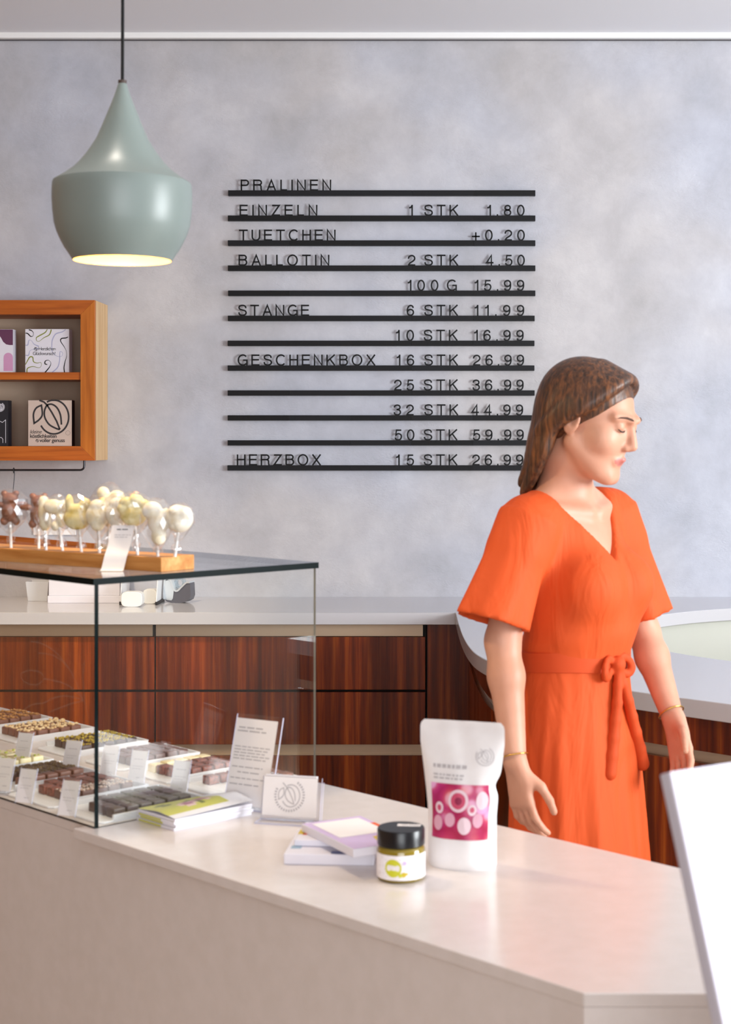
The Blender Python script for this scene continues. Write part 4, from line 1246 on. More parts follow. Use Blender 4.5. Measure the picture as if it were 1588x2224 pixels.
m4 = MB(); scribble(m4, 0.008, 0.030, 0.0205, 0.0026, Mx, 3, 0, 0.0014); m4.build('heading_print', M_printd, t); scribble(m3, 0.005, 0.034, 0.011, 0.0018, Mx, 4, 0, 0.0014); scribble(m3, 0.005, 0.028, 0.007, 0.0018, Mx, 5, 0, 0.0014)
m3.build('print_lines', M_print, t)

# ================================================================== on the back worktop
def back_at(px, py):
    return at(px, py, TOP)
p = back_at(81, 1306)
t = thing('small_bin', 'small light grey square bin on the back worktop left of the white carton', 'bin', (p.x, p.y + 0.04, TOP))
mb = MB(); a0, a1, hh = 0.038, 0.046, 0.078
def sq(a, z):
    return [(-a, -a, z), (a, -a, z), (a, a, z), (-a, a, z)]
v = sq(a0, 0) + sq(a1, hh) + sq(a1 - 0.003, hh) + sq(a0 - 0.003, 0.003)
f = [(3, 2, 1, 0), (12, 13, 14, 15)]
for i in range(4):
    j = (i + 1) % 4
    f += [(i, j, 4 + j, 4 + i), (4 + i, 4 + j, 8 + j, 8 + i), (8 + i, 8 + j, 12 + j, 12 + i)]
mb.add(v, f); mb.build('bin_body', mat('light_grey_plastic', (206, 208, 214), 0.35), t, bevel=0.0015)
p0 = back_at(103, 1310); p1 = back_at(262, 1310)
w = (p1.x - p0.x)
t = thing('carton', 'large white lidded carton standing on the back worktop', 'box', ((p0.x + p1.x) / 2, p0.y, TOP))
zt = on(0, 1232, p0.y).z - TOP; zl = on(0, 1294, p0.y).z - TOP
MB().box((-w / 2, 0, 0), (w / 2, 0.20, zl)).build('carton_base', M_boxw, t, bevel=0.002)
MB().box((-w / 2 + 0.004, 0.003, zl), (w / 2 - 0.004, 0.197, zt)).build('carton_lid', M_boxw, t, bevel=0.002)
# white letter trays standing on edge with rolls between them
def roll(label, px, py, wpx, hpx, dep):
    b = back_at(px, py); k = b.y / FPX
    w = wpx * k / 2; h_ = hpx * k
    t = thing('paper_roll', label, 'roll', (b.x, b.y + 0.001, TOP), 0, 'white paper rolls on the back worktop')
    pts = [(w * math.copysign(abs(math.cos(a)) ** 0.55, math.cos(a)), h_ / 2 + h_ / 2 * math.copysign(abs(math.sin(a)) ** 0.55, math.sin(a))) for a in [2 * PI * i / 40 for i in range(40)]]
    Mx = frame((0, dep, 0), (1, 0, 0), (0, 0, 1))
    MB().prism(pts, 0, dep, 0, Mx).build('roll_body', mat('translucent_white', (236, 236, 234), 0.4), t, smooth='auto', bevel=0.002)
roll('white rounded paper roll on the back worktop nearest the glass corner', 285.5, 1318.5, 46, 33, 0.05)
roll('white rounded paper roll left of the white upright stand', 325, 1312, 30, 32, 0.05)
def stand(label, pxb, pyb, pxt, pyt, depth):
    b = back_at(pxb, pyb); k = b.y / FPX
    t = thing('upright_stand', label, 'stand', tuple(b), 0, 'white upright stands on the back worktop')
    hz = 0.105
    pts = [(0.0, 0.012), (0.003, 0.012), (0.009, hz), (0.006, hz)]
    Mx = frame((0, depth, 0), (1, 0, 0), (0, 0, 1))
    MB().prism(pts, 0, depth, 0, Mx).build('panel', M_white, t)
    MB().prism([(-0.002, 0), (0.006, 0), (0.006, 0.013), (-0.002, 0.013)], 0, depth + 0.002, 0, Mx).build('foot', M_black, t)
stand('thin white upright stand with black foot right of the carton', 260.5, 1314, 262, 1262, 0.16)
stand('thin white upright stand with black foot beside the tape dispenser', 338.5, 1314.5, 345, 1262, 0.16)
b = back_at(389, 1309); k = b.y / FPX
t = thing('tape_dispenser', 'silver and dark grey wave-shaped tape dispenser on the back worktop', 'tape dispenser', (b.x, b.y, TOP), R(-14))
Mx = frame((-0.055, 0.03, 0), (1, 0, 0), (0, 0, 1))
wave = [(p_.x, p_.y) for p_ in spline([(0.0, 0.012, 0), (0.0, 0.05, 0), (0.004, 0.088, 0), (0.018, 0.092, 0), (0.030, 0.080, 0), (0.042, 0.050, 0), (0.056, 0.046, 0), (0.072, 0.060, 0), (0.092, 0.078, 0), (0.106, 0.080, 0)], 6)]
body = wave + [(0.108, 0.074), (0.110, 0.03), (0.104, 0.014), (0.09, 0.006), (0.066, 0.0), (0.03, 0.0), (0.012, 0.004)]
MB().prism(body, 0.0, 0.045, 0, Mx).build('dispenser_body', mat('dark_grey_plastic', (84, 84, 94), 0.35), t, smooth='auto')
sil = [(x - 0.0006, y + 0.0022) for x, y in wave] 
mb = MB()
mb.stroke(sil, 0.006, frame((-0.055, 0.034, 0), (1, 0, 0), (0, 0, 1)), depth=0.053)
mb.prism([(0.001, 0.013), (0.002, 0.085), (0.018, 0.090), (0.030, 0.076), (0.040, 0.050), (0.036, 0.018), (0.030, 0.010)], 0.0, 0.002, 0, frame((-0.055, -0.0155, 0), (1, 0, 0), (0, 0, 1)))
mb.build('silver_shell', mat('silver_plastic', (214, 220, 226), 0.22, metal=0.35), t, smooth='auto')
MB().lathe([(0.012, 0), (0.022, 0), (0.022, 0.018), (0.012, 0.018), (0.012, 0)], 28, 0, frame((0.0, 0.02, 0.078), (1, 0, 0), (0, 0, 1))).build('tape_roll', clear('pale_tape', (0.8, 0.9, 0.95), 0.1, 0.3, 0.1), t, smooth='auto')

# ================================================================== on the counter in front
# brochures
Lc = Vector((0.7071, 0.7071)); Sc = Vector((-0.7071, 0.7071))          # long and short side
c0 = at(380, 1806, TOP)
def brochure_stack():
    base = Vector((c0.x, c0.y))
    ang = math.atan2(Lc.y, Lc.x)
    M_cov = mat('brochure_cover', (232, 230, 232), 0.35)
    M_yel = mat('yellow_green_ink', (196, 194, 92), 0.45)
    M_page = mat('brochure_pages', (226, 224, 232), 0.5)
    M_bl = mat('pale_pink_ink', (226, 196, 190), 0.5); M_gr = mat('moss_ink', (120, 124, 62), 0.5); M_mg = mat('berry_ink', (178, 120, 136), 0.5)
    A, B = 0.160, 0.106
    hts = [0.0, 0.0052, 0.0102, 0.0150]
    labs = ['lowest white brochure of the stack beside the glass side pane', 'second brochure from the bottom of the stack by the glass', 'brochure right below the curled yellow-green cover']
    for i in range(3):
        t = thing('brochure', labs[i], 'brochure', (base.x + rnd.uniform(-0.002, 0.002), base.y + rnd.uniform(-0.002, 0.002), TOP + hts[i]), ang + rnd.uniform(-0.012, 0.0), 'stack of brochures by the glass case')
        MB().box((0.0, 0.0, 0.0), (A, B, 0.0046)).build('pages', M_page, t, bevel=0.0006)
        m = MB().box((-0.0004, -0.0004, 0.0046), (A, B + 0.0004, 0.0049)); m.build('cover', M_cov, t)
        m = MB().box((-0.0006, B * 0.35, 0.0008), (-0.0001, B * 0.95, 0.0040)); m.build('spine_print', M_yel, t)
    t = thing('brochure', 'topmost brochure with curled yellow-green cover and pink blossoms', 'brochure', (base.x, base.y, TOP + hts[3] + 0.0004), ang, 'stack of brochures by the glass case')
    MB().box((0.0, 0.0, 0.0), (A, B, 0.0040)).build('pages', M_page, t, bevel=0.0006)
    # curled cover
    nu, nv = 18, 12; mb = MB(); v = []; f = []
    def zc(a, b):
        return 0.0046 + 0.013 * (1 - abs(2 * b - 0.9)) ** 1.0 * (0.35 + 0.65 * a) * (1 if abs(2 * b - 0.9) < 1 else 0) + 0.009 * max(0, (0.45 - b)) * a
    for lay in (0, 0.0004):
        for i in range(nu + 1):
            for j in range(nv + 1):
                a, b = i / nu, j / nv
                v.append((a * A, b * B, max(0.0044, zc(a, b)) + lay))
    K = (nu + 1) * (nv + 1)
    mm = []
    def ink(a, b):
        if a > 0.76:
            return 0
        if (a - 0.40) ** 2 / 0.011 + (b - 0.52) ** 2 / 0.030 < 1:
            return 2 if (a - 0.40) ** 2 / 0.006 + (b - 0.52) ** 2 / 0.014 > 1 else 4
        if (a - 0.62) ** 2 / 0.009 + (b - 0.62) ** 2 / 0.03 < 1:
            return 2 if (a - 0.62) ** 2 / 0.005 + (b - 0.62) ** 2 / 0.014 > 1 else 4
        if (a - 0.52) ** 2 / 0.004 + (b - 0.60) ** 2 / 0.06 < 1 or (a - 0.22) ** 2 / 0.012 + (b - 0.78) ** 2 / 0.01 < 1:
            return 3
        return 1 if b > 0.16 else 0
    for i in range(nu):
        for j in range(nv):
            q = i * (nv + 1) + j
            f.append((K + q, K + q + nv + 1, K + q + nv + 2, K + q + 1)); mm.append(ink((i + .5) / nu, (j + .5) / nv))
            f.append((q, q + 1, q + nv + 2, q + nv + 1)); mm.append(0)
    for i in range(nu):
        for j in (0, nv):
            q = i * (nv + 1) + j
            f.append((q, q + nv + 1, K + q + nv + 1, K + q)); mm.append(0)
    for j in range(nv):
        for i in (0, nu):
            q = i * (nv + 1) + j
            f.append((q, q + 1, K + q + 1, K + q)); mm.append(0)
    mb.add(v, f); mb.m = mm
    mb.build('curled_cover', [M_cov, M_yel, M_bl, M_gr, M_mg], t, smooth='auto', clean=True)
brochure_stack()

# tall acrylic sign
p0 = Vector((-0.373, 2.725)); p1 = Vector((-0.2875, 2.6775))
t, Mx, w, hh = lean_sign('acrylic_sign', 'tall acrylic sign holder with a printed white sheet beside the brochures', 'sign holder', p0, p1, 0.160, R(15), -0.042, lines=[
    (0.885, 0.08, 0.74, 0.0042), (0.845, 0.06, 0.76, 0.0042), (0.665, 0.05, 0.93, 0.0032), (0.63, 0.05, 0.86, 0.0032), (0.595, 0.05, 0.80, 0.0032), (0.56, 0.05, 0.92, 0.0032), (0.525, 0.05, 0.84, 0.0032),
    (0.43, 0.05, 0.80, 0.0034), (0.37, 0.2, 0.76, 0.0034), (0.30, 0.05, 0.86, 0.0032), (0.23, 0.05, 0.76, 0.0036)], paper=(0.02, 0.91, 0.03, 0.955), thick=0.003)
# business card holder
p0 = at(566, 1780, TOP); p1 = at(694, 1788, TOP)
t, Mx, w, hh = lean_sign('card_holder', 'low acrylic holder with a white card bearing the round cocoa fruit emblem', 'card holder', p0, p1, 0.070, R(12), 0.03, paper=(0.02, 0.93, 0.08, 0.99), thick=0.003)
e = MB(); emblem(e, Mx, 0.0185, 0.0018, shift=(w * 0.47, hh * 0.56), ring=True, z=0.0009); e.build('emblem_print', M_print, t)
m = MB().box((0.03 * w, hh * 0.1, -0.009), (0.9 * w, hh * 1.04, -0.0034), 0, Mx); m.build('card_stack', M_paper, t)
m = MB().box((0.0, 0.0, -0.0125), (w, hh * 0.9, -0.0095), 0, Mx)
for k_ in (2, 3, 4, 5):
    m.m[k_] = 1
m.build('acrylic_back', [M_acryl, M_aedge], t)
# small gift boxes stack
M_lilac = mat('lilac_card', (206, 184, 222), 0.4); M_orange = mat('orange_ink', (226, 96, 50), 0.5); M_yell = mat('mustard_ink', (206, 180, 40), 0.5)
M_blue = mat('slate_blue_ink', (112, 122, 172), 0.5); M_sky = mat('dusty_blue_ink', (150, 178, 200), 0.5)
p0 = at(616, 1878, TOP); p1 = at(812, 1881, TOP)
ang = math.atan2(p1.y - p0.y, p1.x - p0.x)
wB = (p1 - p0).length
t = thing('flat_gift_box', 'flat white gift box with blue stripe lying at the bottom under the lilac one', 'gift box', tuple(p0), ang, 'flat gift boxes beside the jar')
MB().box((0, 0, 0), (wB, 0.150, 0.0165)).build('carton', M_boxw, t, bevel=0.0015)
m = MB(); Mz = Matrix.Translation((0, 0, 0.0167))
m.fill([(wB * 0.52, 0.004), (wB * 0.97, 0.004), (wB * 0.97, 0.018), (wB * 0.52, 0.018)], Mz, 0); m.fill([(0.006, 0.03), (0.022, 0.03), (0.022, 0.048), (0.006, 0.048)], Mz, 1)
m.build('printed_stripe', [M_blue, M_sky], t)
t = thing('flat_gift_box', 'thin white gift box between the bottom box and the lilac box', 'gift box', (p0.x + 0.012, p0.y + 0.042, TOP + 0.0169), ang - 0.02, 'flat gift boxes beside the jar')
MB().box((0, 0, 0), (wB * 0.86, 0.112, 0.0100)).build('carton', M_boxw, t, bevel=0.0015)
m = MB(); Mz = Matrix.Translation((0, 0, 0.0102))
m.fill([(0.0, 0.034), (0.010, 0.034), (0.009, 0.062), (0.0, 0.062)], Mz, 0); m.fill([(0.008, 0.030), (0.015, 0.030), (0.012, 0.050), (0.008, 0.048)], Mz, 1); m.fill([(0.014, 0.074), (0.034, 0.060), (0.032, 0.084), (0.018, 0.088)], Mz, 2)
m.build('printed_shapes', [M_yell, M_orange, M_sky], t)
zl = TOP + 0.0271
q0 = at(768, 1845, zl + 0.0125); q1 = at(655, 1789, zl + 0.0125); q2 = at(836, 1822, zl + 0.0125)
dl = (q1 - q0).xy.normalized(); 
t = thing('flat_gift_box', 'lilac gift box with a white sticker and orange corner on top of the pile', 'gift box', (q0.x, q0.y, zl), math.atan2(dl.y, dl.x) - PI / 2, 'flat gift boxes beside the jar')
aw, bl = 0.104, (q1 - q0).xy.length
MB().box((0, 0, 0), (aw, bl, 0.0125)).build('carton', M_boxw, t, bevel=0.0012)
m = MB(); Mz = Matrix.Translation((0, 0, 0.0127))
m.fill([(0.001, 0.001), (aw - 0.001, 0.001), (aw - 0.001, bl - 0.001), (0.001, bl - 0.001)], Mz, 0)
m.fill([(aw - 0.04, 0.02), (aw - 0.001, 0.008), (aw - 0.001, bl - 0.05), (aw - 0.012, bl - 0.05), (aw - 0.018, 0.07), (aw - 0.042, 0.05)], Mz, 1, 0.0002)
m.fill([(aw - 0.05, 0.028), (aw - 0.026, 0.022), (aw - 0.024, 0.048), (aw - 0.045, 0.052)], Mz, 2, 0.0003)
m.fill([(0.012, 0.068), (aw - 0.010, 0.068), (aw - 0.010, bl - 0.012), (0.012, bl - 0.012)], Mz, 3, 0.0004)
m.build('printed_lid', [M_lilac, M_orange, M_yell, M_paper], t)

# jar
jb = at(871, 1906, TOP); JR = 0.0352
t = thing('spread_jar', 'small glass jar with black lid and white label with a lime green dot', 'jar', tuple(jb), R(-4))
M_spread = noise_color(mat('green_brown_spread', (122, 104, 22), 0.25), (84, 66, 16), (160, 140, 34), (60, 60, 60), 4)
MB().lathe([(0.0, 0.0), (JR - 0.004, 0.0), (JR - 0.0005, 0.003), (JR, 0.008), (JR, 0.044), (JR - 0.002, 0.048), (JR - 0.004, 0.0495), (JR - 0.004, 0.056), (0, 0.056)], 48).build('glass_body', mat('amber_glass_jar', (136, 116, 30), 0.08, spec=0.6, coat=0.4), t, smooth='auto')
MB().lathe([(JR + 0.0003, 0.005), (JR + 0.0004, 0.0405)], 64).build('label', noise_color(mat('speckled_label', (238, 234, 238), 0.45), (206, 202, 208), (244, 240, 244), (260, 260, 260), 2, 0.28, 0.42), t, smooth=True)
MB().lathe([(JR - 0.0012, 0.0498), (JR - 0.0004, 0.0508), (JR - 0.0004, 0.0722), (JR - 0.0016, 0.0742), (0.0, 0.0742)], 56).build('lid', mat('black_lid', (18, 18, 22), 0.28), t, smooth='auto')
def wrap(pts, r):
    return [(r * math.sin(x / r), -r * math.cos(x / r), z) for x, z in pts]
m = MB()
def disc_on(cx, cz, rr, dr, mi, n=28):
    c_ = wrap([(cx, cz)], JR + 0.0004 + dr); k_ = wrap([(cx + rr * math.cos(2 * PI * i / n), cz + rr * math.sin(2 * PI * i / n)) for i in range(n)], JR + 0.0004 + dr)
    m.add(c_ + k_, [(0, 1 + i, 1 + (i + 1) % n) for i in range(n)], mi)
disc_on(-0.0085, 0.0225, 0.0128, 0.0003, 0); disc_on(0.009, 0.030, 0.003, 0.0003, 2); disc_on(0.0075, 0.0135, 0.0036, 0.0005, 3); disc_on(0.0025, 0.0125, 0.003, 0.0006, 0); disc_on(0.012, 0.0145, 0.0018, 0.0004, 3)
m.add(wrap([(-0.017, 0.021), (-0.008, 0.0195), (0.001, 0.0195), (0.001, 0.0245), (-0.008, 0.0265), (-0.017, 0.027)], JR + 0.0010), [(0, 1, 4, 5), (1, 2, 3, 4)], 1)
m.build('label_print', [mat('lime_ink', (204, 204, 40), 0.5), M_paper, M_lilac, M_yell], t)
m = MB().box((-0.006, 0.004, 0.0743), (0.028, 0.016, 0.0746)); m.build('lid_sticker', M_paper, t)
m = MB(); Mz = Matrix.Translation((0, 0, 0.0747)); scribble(m, 0.0, 0.026, 0.011, 0.003, Mz, 8); m.build('sticker_print', M_printd, t)

# stand-up pouch
pb = at(1004, 1878, TOP)
t = thing('stand_up_pouch', 'white stand-up pouch with a pink picture label on the counter', 'pouch', tuple(pb), R(-17))
PHT = 0.2165
def pouch_half(z):
    s_ = z / PHT
    w_ = 0.0535 + 0.0125 * max(0, min(1, (s_ - 0.35) / 0.5)) ** 1.2
    if s_ > 0.955:
        w_ -= 0.006 * ((s_ - 0.955) / 0.045) ** 2
    return w_
def pouch_d(z):
    s_ = z / PHT
    return 0.0345 * max(0.0, 1 - (s_ / 0.93) ** 1.55) + 0.0012
def pouch_pt(a, z, off=0.0):
    """a in -1..1 across the front face"""
    w_ = pouch_half(z); d_ = pouch_d(z) + off
    dent = 0.0
    s_ = z / PHT
    x = w_ * a
    if a > 0.5:
        dent = 0.0065 * math.exp(-((s_ - 0.57) / 0.055) ** 2) * (a - 0.5) * 2
    y = -d_ * (1 - abs(a) ** 2.4) ** 0.6 if abs(a) < 1 else 0.0
    wr = 0.0007 * math.sin(9 * a + 40 * z) * min(1, s_ * 3) * (1 - abs(a))
    return (x - dent, y + wr - (0.0004 if off else 0), z)
nz, na = 44, 28
mb = MB(); v = []; f = []
for i in range(nz + 1):
    z = PHT * i / nz
    for sgn in (1, -1):
        for j in range(na + 1):
            a = -1 + 2 * j / na
            p_ = pouch_pt(a, z)
            if i == 0:
                p_ = (p_[0] * 0.97, p_[1] * 0.93, 0.0)
            v.append((p_[0], p_[1] * sgn, p_[2]))
K = 2 * (na + 1)
for i in range(nz):
    for j in range(na):
        f.append((i * K + j, i * K + j + 1, (i + 1) * K + j + 1, (i + 1) * K + j))
        q = i * K + na + 1 + j
        f.append((q + 1, q, q + K, q + K + 1))
for j in range(na):
    f.append((j + 1, j, na + 1 + j, na + 2 + j)); q = nz * K
    f.append((q + j, q + j + 1, q + na + 2 + j, q + na + 1 + j))
mb.add(v, f)
mb.build('pouch_body', noise_color(mat('matt_white_foil', (238, 236, 236), 0.4), (234, 231, 231), (241, 239, 239), (20, 20, 20), 3, bump=0.12, bscale=28), t, smooth='auto', clean=True)
def pouch_sheet(nm, a0, a1, z0, z1, m, off=0.0008, n=16, k=12):
    mb = MB(); v = [pouch_pt(a0 + (a1 - a0) * i / n, z0 + (z1 - z0) * j / k, off) for j in range(k + 1) for i in range(n + 1)]
    f = [(j * (n + 1) + i, j * (n + 1) + i + 1, (j + 1) * (n + 1) + i + 1, (j + 1) * (n + 1) + i) for j in range(k) for i in range(n)]
    mb.add(v, f)
    return mb.build(nm, m, t, smooth=True)
M_pic = mat('pink_mushroom_picture', (190, 80, 120), 0.4)
def picture():
    nt, N, L, b = nodes_of(M_pic)
    tc = N.new('ShaderNodeTexCoord')
    vo = N.new('ShaderNodeTexVoronoi'); vo.inputs['Scale'].default_value = 34; vo.inputs['Randomness'].default_value = 0.8
    L.new(tc.outputs['Object'], vo.inputs['Vector'])
    cr = N.new('ShaderNodeValToRGB'); E = cr.color_ramp.elements
    E[0].position = 0.0; E[0].color = (*lin((240, 214, 224)), 1)
    E[1].position = 0.75; E[1].color = (*lin((172, 40, 96)), 1)
    for p_, c_ in ((0.30, (236, 200, 214)), (0.42, (206, 96, 130)), (0.55, (190, 58, 120))):
        e_ = E.new(p_); e_.color = (*lin(c_), 1)
    L.new(vo.outputs['Distance'], cr.inputs[0])
    ns = N.new('ShaderNodeTexNoise'); ns.inputs['Scale'].default_value = 26
    L.new(tc.outputs['Object'], ns.inputs['Vector'])
    c2 = N.new('ShaderNodeValToRGB'); c2.color_ramp.elements[0].position = 0.4; c2.color_ramp.elements[0].color = (*lin((255, 205, 200)), 1)
    c2.color_ramp.elements[1].position = 0.62; c2.color_ramp.elements[1].color = (*lin((250, 215, 255)), 1)
    L.new(ns.outputs['Fac'], c2.inputs[0])
    mx = N.new('ShaderNodeMix'); mx.data_type = 'RGBA'; mx.blend_type = 'MULTIPLY'; mx.inputs[0].default_value = 1
    L.new(cr.outputs[0], mx.inputs[6]); L.new(c2.outputs[0], mx.inputs[7]); L.new(mx.outputs[2], b.inputs['Base Color'])
picture()
za, zb_ = 0.0455, 0.125
pouch_sheet('picture_label', -0.765, 0.84, za, zb_, M_pic)['label'] = 'pink picture label of mushrooms'
# the large cut mushroom and a few caps printed over the picture
m = MB()
def spot_on(ca, cz, ra, rz, off, mi, n=24):
    c_ = [pouch_pt(ca, cz, off)]; k_ = [pouch_pt(ca + ra * math.cos(2 * PI * i / n), cz + rz * math.sin(2 * PI * i / n), off) for i in range(n)]
    m.add(c_ + k_, [(0, 1 + i, 1 + (i + 1) % n) for i in range(n)], mi)
spot_on(0.02, 0.1015, 0.28, 0.0165, 0.0016, 0); spot_on(0.02, 0.1015, 0.205, 0.0118, 0.0021, 1); spot_on(0.03, 0.1015, 0.10, 0.0055, 0.0025, 2)
spot_on(0.66, 0.103, 0.155, 0.0135, 0.0016, 0); spot_on(0.22, 0.066, 0.19, 0.0125, 0.0016, 0); spot_on(-0.56, 0.068, 0.14, 0.011, 0.0016, 3); spot_on(-0.20, 0.0735, 0.15, 0.010, 0.0016, 3); spot_on(0.58, 0.074, 0.13, 0.0105, 0.0016, 3); spot_on(-0.52, 0.09, 0.12, 0.0085, 0.0016, 0); spot_on(-0.52, 0.09, 0.06, 0.0045, 0.0021, 1); spot_on(0.42, 0.089, 0.12, 0.008, 0.0016, 0); spot_on(0.42, 0.0895, 0.06, 0.004, 0.0021, 1)
m.build('mushroom_print', [mat('pale_pink_print', (238, 212, 222), 0.45), mat('rose_print', (206, 78, 112), 0.45), mat('dark_rose_print', (150, 40, 80), 0.45), mat('soft_pink_print', (226, 170, 190), 0.45)], t)
def pouch_line(mb, a0, a1, z, hh_, seed):
    rd = random.Random(seed); a = a0
    while a < a1 - 0.04:
        w_ = min(a1 - a, rd.uniform(0.05, 0.13))
        v = [pouch_pt(a + w_ * i / 3, z + hh_ * j, 0.0012) for j in (0, 1) for i in range(4)]
        mb.add(v, [(i, i + 1, 5 + i, 4 + i) for i in range(3)])
        a += w_ + 0.035
m = MB(); pouch_line(m, -0.68, 0.22, 0.1475, 0.0052, 21); m.build('heading_print', M_print, t)
m = MB(); pouch_line(m, -0.68, 0.20, 0.1365, 0.0024, 22); pouch_line(m, -0.68, 0.10, 0.1315, 0.0024, 23); m.build('print_lines', M_print, t)
e = MB(); emblem(e, frame(pouch_pt(0.60, 0.167, 0.0016), (0.99, 0.13, 0), (0, 0.12, 1)), 0.0098, 0.0010, ring=True); e.build('emblem_print', M_print, t)

# white leaning board at the right edge
Yb = 1.40
tl = on(1453, 1679, Yb)
al = R(33); be = R(71.5)
ex = Vector((math.cos(al), math.sin(al), 0))
ey = Vector((-math.sin(al) * math.cos(be), math.cos(al) * math.cos(be), math.sin(be)))
hgt = tl.z / ey.z
bl_ = tl - ey * (hgt - 0.004)
t = thing('display_board', 'large blank white board leaning back at the right edge in front of the counter', 'display board', (bl_.x, bl_.y, 0), al)
cosb, sinb = math.cos(be), math.sin(be)
Mx = frame((0, 0, 0.0045), (1, 0, 0), (0, cosb, sinb))
M_board = mat('white_board', (190, 188, 200), 0.5, spec=0.3)
MB().box((0, 0, -0.014), (0.50, hgt - 0.004, 0), 0, Mx).build('panel', M_board, t, bevel=0.002)
m = MB()
m.box((0, 0, 0.0002), (0.008, hgt - 0.004, 0.002), 0, Mx).box((0.008, hgt - 0.012, 0.0002), (0.492, hgt - 0.004, 0.002), 0, Mx).box((0.492, 0, 0.0002), (0.5, hgt - 0.004, 0.002), 0, Mx)
m.build('edge_frame', mat('board_edge', (226, 224, 240), 0.3), t)
th = hgt * 0.62
MB().tube([(0.25, th * cosb + 0.012, th * sinb), (0.25, th * cosb + 0.17, 0.012)], 0.010, 12).build('rear_leg', mat('grey_leg', (150, 150, 156), 0.4), t, smooth='auto')

# ================================================================== the woman behind the counter
PO = Vector((0.282, 3.20, 0.0))          # on the floor, under the pelvis
PHI = R(-130)                            # local +y (the way she walks) turned to the right and a little to the lens
PR = Matrix.Rotation(PHI, 4, 'Z'); PR.translation = PO
PRI = PR.inverted()
def lp(px, py, Y):
    """photo pixel at distance Y in the body's own axes (x to her right, y forward, z up)"""
    return np.array(PRI @ on(px, py, Y))
def A3(*v):
    return np.array(v, float)

M_skin = noise_color(mat('skin', (202, 148, 122), 0.48, spec=0.4, sss=0.08), (197, 141, 115), (208, 155, 130), (9, 9, 9), 3)
M_lip = mat('lips', (190, 112, 102), 0.42)
M_dress = mat('orange_dress', (208, 82, 34), 0.7, spec=0.25)
def cloth():
    nt, N, L, b = nodes_of(M_dress)
    tc = N.new('ShaderNodeTexCoord')
    mp = N.new('ShaderNodeMapping'); mp.inputs['Scale'].default_value = (16, 16, 3.2)
    L.new(tc.outputs['Object'], mp.inputs[0])
    ns = N.new('ShaderNodeTexNoise'); ns.inputs['Scale'].default_value = 1.0; ns.inputs['Detail'].default_value = 3.0; ns.inputs['Distortion'].default_value = 0.6
    L.new(mp.outputs[0], ns.inputs['Vector'])
    bp = N.new('ShaderNodeBump'); bp.inputs['Strength'].default_value = 0.55; bp.inputs['Distance'].default_value = 0.02
    L.new(ns.outputs['Fac'], bp.inputs['Height']); L.new(bp.outputs[0], b.inputs['Normal'])
cloth()
M_belt = mat('orange_belt', (198, 73, 30), 0.7, spec=0.25)
M_hair = mat('brown_hair', (74, 46, 30), 0.42)
def hair_mat():
    nt, N, L, b = nodes_of(M_hair)
    tc = N.new('ShaderNodeTexCoord')
    mp = N.new('ShaderNodeMapping'); mp.inputs['Scale'].default_value = (130, 130, 10)
    L.new(tc.outputs['Object'], mp.inputs[0])
    ns = N.new('ShaderNodeTexNoise'); ns.inputs['Scale'].default_value = 1.0; ns.inputs['Detail'].default_value = 5; ns.inputs['Distortion'].default_value = 0.4
    L.new(mp.outputs[0], ns.inputs['Vector'])
    cr = N.new('ShaderNodeValToRGB'); E = cr.color_ramp.elements
    E[0].position = 0.34; E[0].color = (*lin((46, 30, 22)), 1); E[1].position = 0.70; E[1].color = (*lin((124, 76, 42)), 1)
    m_ = E.new(0.5); m_.color = (*lin((82, 50, 31)), 1)
    L.new(ns.outputs['Fac'], cr.inputs[0]); L.new(cr.outputs[0], b.inputs['Base Color'])
    bp = N.new('ShaderNodeBump'); bp.inputs['Strength'].default_value = 0.5; bp.inputs['Distance'].default_value = 0.004
    L.new(ns.outputs['Fac'], bp.inputs['Height']); L.new(bp.outputs[0], b.inputs['Normal'])
hair_mat()

# joints, in body axes
shR, shL = A3(0.150, -0.012, 1.372), A3(-0.150, -0.012, 1.378)
elR = lp(1092, 1392, 3.055); wrR = lp(1118, 1652, 3.00)
elL = lp(1398, 1372, 3.34); wrL = lp(1462, 1560, 3.22)
hipR, hipL = A3(0.066, 0.0, 0.90), A3(-0.066, 0.0, 0.90)
knR, anR = A3(0.072, -0.03, 0.49), A3(0.072, -0.15, 0.115)
knL, anL = A3(-0.068, 0.062, 0.487), A3(-0.066, 0.085, 0.09)
# head frame: turned towards her left (to the right of the picture) and bowed
HC_ = np.array(PRI @ Vector((0.312, 3.165, 1.580)))
HY = R(10); HP = R(-19)
Rz = np.array(Matrix.Rotation(HY, 3, 'Z')); Rx = np.array(Matrix.Rotation(HP, 3, 'X'))
HM = Rz @ Rx
def hp(x, y, z):
    return HC_ + HM @ A3(x, y, z)

